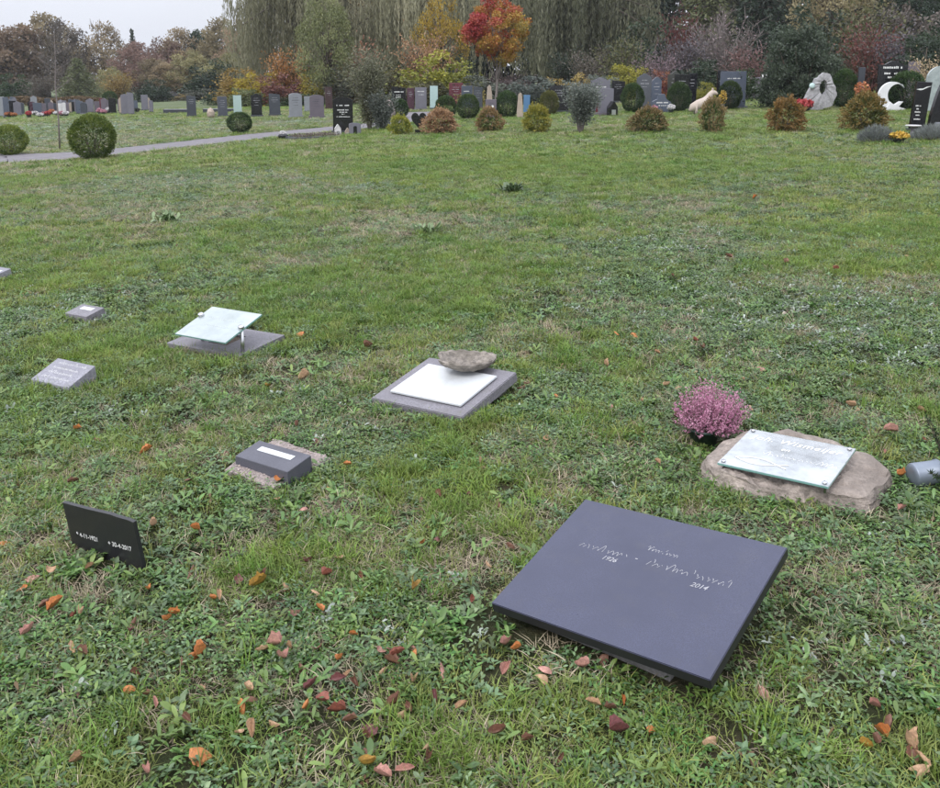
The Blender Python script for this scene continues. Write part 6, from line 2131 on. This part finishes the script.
def free(P, pad=0.0):
    ok = ~inside(P, PATH_POLY)
    for cx_, cy_, yw, hw, hd in FOOT:
        dx, dy = P[:, 0] - cx_, P[:, 1] - cy_
        u = dx * math.cos(yw) + dy * math.sin(yw); v = -dx * math.sin(yw) + dy * math.cos(yw)
        ok &= ~((np.abs(u) < hw + pad) & (np.abs(v) < hd + pad))
    return ok

def patch_field(P, kind):
    s = np.zeros(len(P))
    for px, py, r, k in PATCHES:
        if k == kind:
            rx = max(r, 0.15); ry = max(r * 0.9, 0.2)
            s += np.exp(-(((P[:, 0] - px) / rx) ** 2 + ((P[:, 1] - py) / ry) ** 2))
    return np.clip(s, 0, 1)

ZONES = [(1.3, 4.5), (4.5, 9.0), (9.0, 17.0), (17.0, 36.0), (36.0, 62.0)]
def sample(rng, dens, prob, pad=0.0):
    """random points over the seen part of the lawn with a density per zone, thinned by prob"""
    out = []; zone = []
    for k, (y0, y1) in enumerate(ZONES):
        if dens[k] <= 0: continue
        hw = 0.56 * y1 + 1.0
        n = int(dens[k] * (y1 - y0) * 2 * hw)
        P = np.stack([rng.uniform(-hw, hw, n), rng.uniform(y0, y1, n)], -1)
        P = P[np.abs(P[:, 0]) < 0.56 * P[:, 1] + 1.0]
        P = P[rng.rand(len(P)) < prob(P)]
        P = P[free(P, pad)]
        out.append(P); zone.append(np.full(len(P), k))
    return np.concatenate(out), np.concatenate(zone)

def field(P):
    b = fbm(P[:, 0] * 0.9 + 60, P[:, 1] * 0.7 + 60); s = fbm(P[:, 0] * 3.1 + 80, P[:, 1] * 2.6 + 80)
    return b + 0.8 * (fbm(P[:, 0] * 0.2 + 7, P[:, 1] * 0.15 + 70, 3) - 0.5), s
def p_grass(P):
    b, s = field(P)
    return np.clip(0.62 + 1.3 * (b - 0.5) + 1.2 * (s - 0.5) + 0.4 * patch_field(P, 'grass') - 0.75 * patch_field(P, 'grey') - 0.65 * patch_field(P, 'dry'), 0.15, 1)
def p_weed(P):
    b, s = field(P)
    return np.clip(0.6 - 1.6 * (b - 0.5) - 1.8 * (s - 0.5) + 0.55 * patch_field(P, 'grey') - 0.45 * patch_field(P, 'grass') - 0.35 * patch_field(P, 'dry'), 0.18, 1)
def p_mat(P):
    s = fbm(P[:, 0] * 2.3 + 11, P[:, 1] * 2.1 + 140)
    return np.clip(0.6 + 2.4 * (s - 0.5) + 0.5 * patch_field(P, 'grey') - 0.3 * patch_field(P, 'grass'), 0.08, 1)
def p_dry(P):
    s = fbm(P[:, 0] * 2.0 + 211, P[:, 1] * 1.7 + 40) + 0.9 * (fbm(P[:, 0] * 0.25 + 91, P[:, 1] * 0.16 + 33, 3) - 0.5)
    return np.clip(0.36 + 2.6 * (s - 0.51) + 0.8 * patch_field(P, 'dry'), 0.03, 1)

def spread(name, label, seed, dens, prob, mesh, mat, zs, tilt=0.15, smin=0.75, smax=1.25, zmul=(1, 1, 0.85, 0.6, 0.45), pad=0.0):
    rng = np.random.RandomState(seed)
    P, z = sample(rng, dens, prob, pad)
    near = np.where(P[:, 1] < 14, (fbm(P[:, 0] * 1.7 + 50, P[:, 1] * 1.7 + 50) - 0.5) * 0.03, 0)
    P3 = np.concatenate([P, (zgn(P[:, 0]) + near)[:, None]], 1)
    rot = np.stack([rng.normal(size=len(P)) * tilt, rng.normal(size=len(P)) * tilt, rng.rand(len(P)) * 6.283], -1)
    s = rng.uniform(smin, smax, len(P)) * np.array(zs)[z]
    scl = np.stack([s, s, s * np.array(zmul)[z] * rng.uniform(0.8, 1.25, len(P))], -1)
    scatter(name, label, P3, rot, scl, mesh, mat)

G1 = foliage('grass_blade', (0.055, 0.12, 0.018), (0.24, 0.315, 0.095), 0.5, 0.3, 0.35, 0.35)
G2 = foliage('grass_lush', (0.036, 0.112, 0.013), (0.16, 0.27, 0.055), 0.5, 0.3, 0.5, 0.3)
GT = foliage('thatch', (0.17, 0.14, 0.09), (0.48, 0.41, 0.29), 0.8, 0.2, 0, 0.3)
W1 = foliage('plantain_leaf', (0.03, 0.08, 0.013), (0.17, 0.26, 0.07), 0.36, 0.2, 0, 0.4, 0.5)
W2 = foliage('hawkweed_leaf', (0.034, 0.08, 0.022), (0.18, 0.255, 0.125), 0.4, 0.15, 0, 0.4, 0.5)
W3 = foliage('clover_leaf', (0.026, 0.085, 0.01), (0.155, 0.26, 0.06), 0.4, 0.25, 0, 0.4, 0.45)
W4 = foliage('red_weed_leaf', (0.12, 0.07, 0.04), (0.2, 0.14, 0.07), 0.5, 0.2, 0, 0.25)
ZS = (1.0, 1.1, 1.4, 2.3, 3.4)
for k in range(3):
    spread('grass', 'mown lawn grass in short mixed tufts', 200 + k, (170, 120, 58, 19, 5), p_grass, blades(300 + k, 42, 0.06, 0.034, 0.0032, 1.0), G1, ZS)
for k in range(2):
    spread('lush_grass', 'lusher green grass in denser patches of the lawn', 210 + k, (150, 105, 44, 13, 3), lambda P: p_grass(P) ** 2.8, blades(310 + k, 50, 0.055, 0.048, 0.0036, 0.8, 0.9), G2, ZS)
spread('dry_grass', 'dry straw coloured dead grass lying between green tufts', 220, (380, 260, 120, 40, 8), p_dry, blades(320, 40, 0.07, 0.016, 0.0026, 3.0), GT, ZS, 0.1)
spread('dry_grass', 'thin straw stalks standing in the bare lawn patches', 221, (170, 130, 75, 28, 5), p_dry, blades(321, 14, 0.05, 0.05, 0.002, 1.1), GT, ZS, 0.2)
for k in range(3):
    spread('plantain', 'flat green plantain rosettes in the lawn', 230 + k, (46, 32, 12, 2, 0), p_weed, rosette(330 + k, 9 + k, 0.05, 0.0125 + 0.002 * k, 0.55), W1, (1, 1, 1.1, 1.6, 2), 0.18, 0.45, 1.15, pad=0.01)
for k in range(3):
    spread('hawkweed', 'grey green hawkweed leaves carpeting parts of the lawn', 240 + k, (110, 85, 48, 11, 4), p_weed, rosette(340 + k, 8 + k, 0.036, 0.0105, 0.5), W2 if k != 1 else W1, (1, 1, 1.1, 1.7, 2.6), 0.25, 0.5, 1.2, pad=0.005)
for k in range(3):
    spread('clover', 'small leaved clover mats between the grass', 250 + k, (150, 105, 50, 11, 2), p_mat, leaf_mat(350 + k, 40, 0.055, 0.017, 0.007), (W2, W3, W1)[k], (1, 1, 1.2, 1.9, 2.8), 0.15)
spread('sorrel_weed', 'small reddish weed leaves scattered in the lawn', 260, (24, 12, 4, 0, 0), p_mat, rosette(360, 6, 0.036, 0.011, 0.4), W4, (1, 1, 1.1, 2, 2), 0.2, 0.5, 1.1)

W5 = foliage('pale_hawkweed_leaf', (0.14, 0.175, 0.135), (0.36, 0.4, 0.345), 0.4, 0.1, 0, 0.3, 0.5)
def p_pale(P):
    return np.clip(patch_field(P, 'grey') * (0.2 + 2.2 * (fbm(P[:, 0] * 1.6 + 301, P[:, 1] * 1.3 + 12) - 0.3)), 0, 1)
for k in range(2):
    spread('hawkweed', 'pale silvery hawkweed leaves in broad patches of the lawn', 270 + k, (60, 120, 90, 18, 5), p_pale, rosette(370 + k, 7 + k, 0.036, 0.0115, 0.6), W5, (1, 1, 1.1, 1.8, 2.6), 0.2, 0.5, 1.15, pad=0.01)

def thistle(label, x, y, s, seed):
    o = empty('thistle_plant', (x, y, gz(x, y)))
    tag(o, label, 'plant')
    V = []; F = []; T = []
    rng = np.random.RandomState(seed)
    for i in range(46):
        broad_leaf(V, F, T, rng, np.array([rng.normal() * 0.06, rng.normal() * 0.05, 0.01]) * s, rng.rand() * 6.283, 0.17 * s * rng.uniform(0.6, 1.2), 0.035 * s, rng.uniform(0.4, 1.2), 0.3, rng.rand())
    link('foliage', arr_mesh('thistle', V, F, T, True), W2, o)
    bm = bmesh.new()
    for i in range(4): tube(bm, [(0, 0, -0.01), (0.03 * math.cos(i * 1.6) * s, 0.03 * math.sin(i * 1.6) * s, 0.1 * s)], [0.006 * s, 0.003 * s], 5)
    link('stems', bm_mesh('stems', bm), W1, o)
thistle('large grey green thistle clump alone in the open lawn', 0.577, 12.27, 1.25, 1)
thistle('low green weed clump in the straw coloured lawn patch', -0.42, 9.2, 0.9, 2)
thistle('long dark green weed clump in the open lawn toward the path', -3.6, 10.6, 1.1, 3)

# ------------------------------------------------------------------ damp autumn air
hz = bpy.data.materials.new('damp_air'); hz.use_nodes = True
hn = hz.node_tree.nodes; hn.clear()
ho = hn.new('ShaderNodeOutputMaterial'); hv = hn.new('ShaderNodeVolumePrincipled')
hv.inputs['Color'].default_value = (0.92, 0.95, 1.0, 1)
hv.inputs['Density'].default_value = 0.00032
hz.node_tree.links.new(hv.outputs[0], ho.inputs['Volume'])
bm = bmesh.new()
add_box(bm, 900, 800, 34, None, 0, (0, 330, -6))
tag(link('haze', bm_mesh('haze', bm), hz), 'thin damp autumn haze over the cemetery', 'haze', kind='stuff')
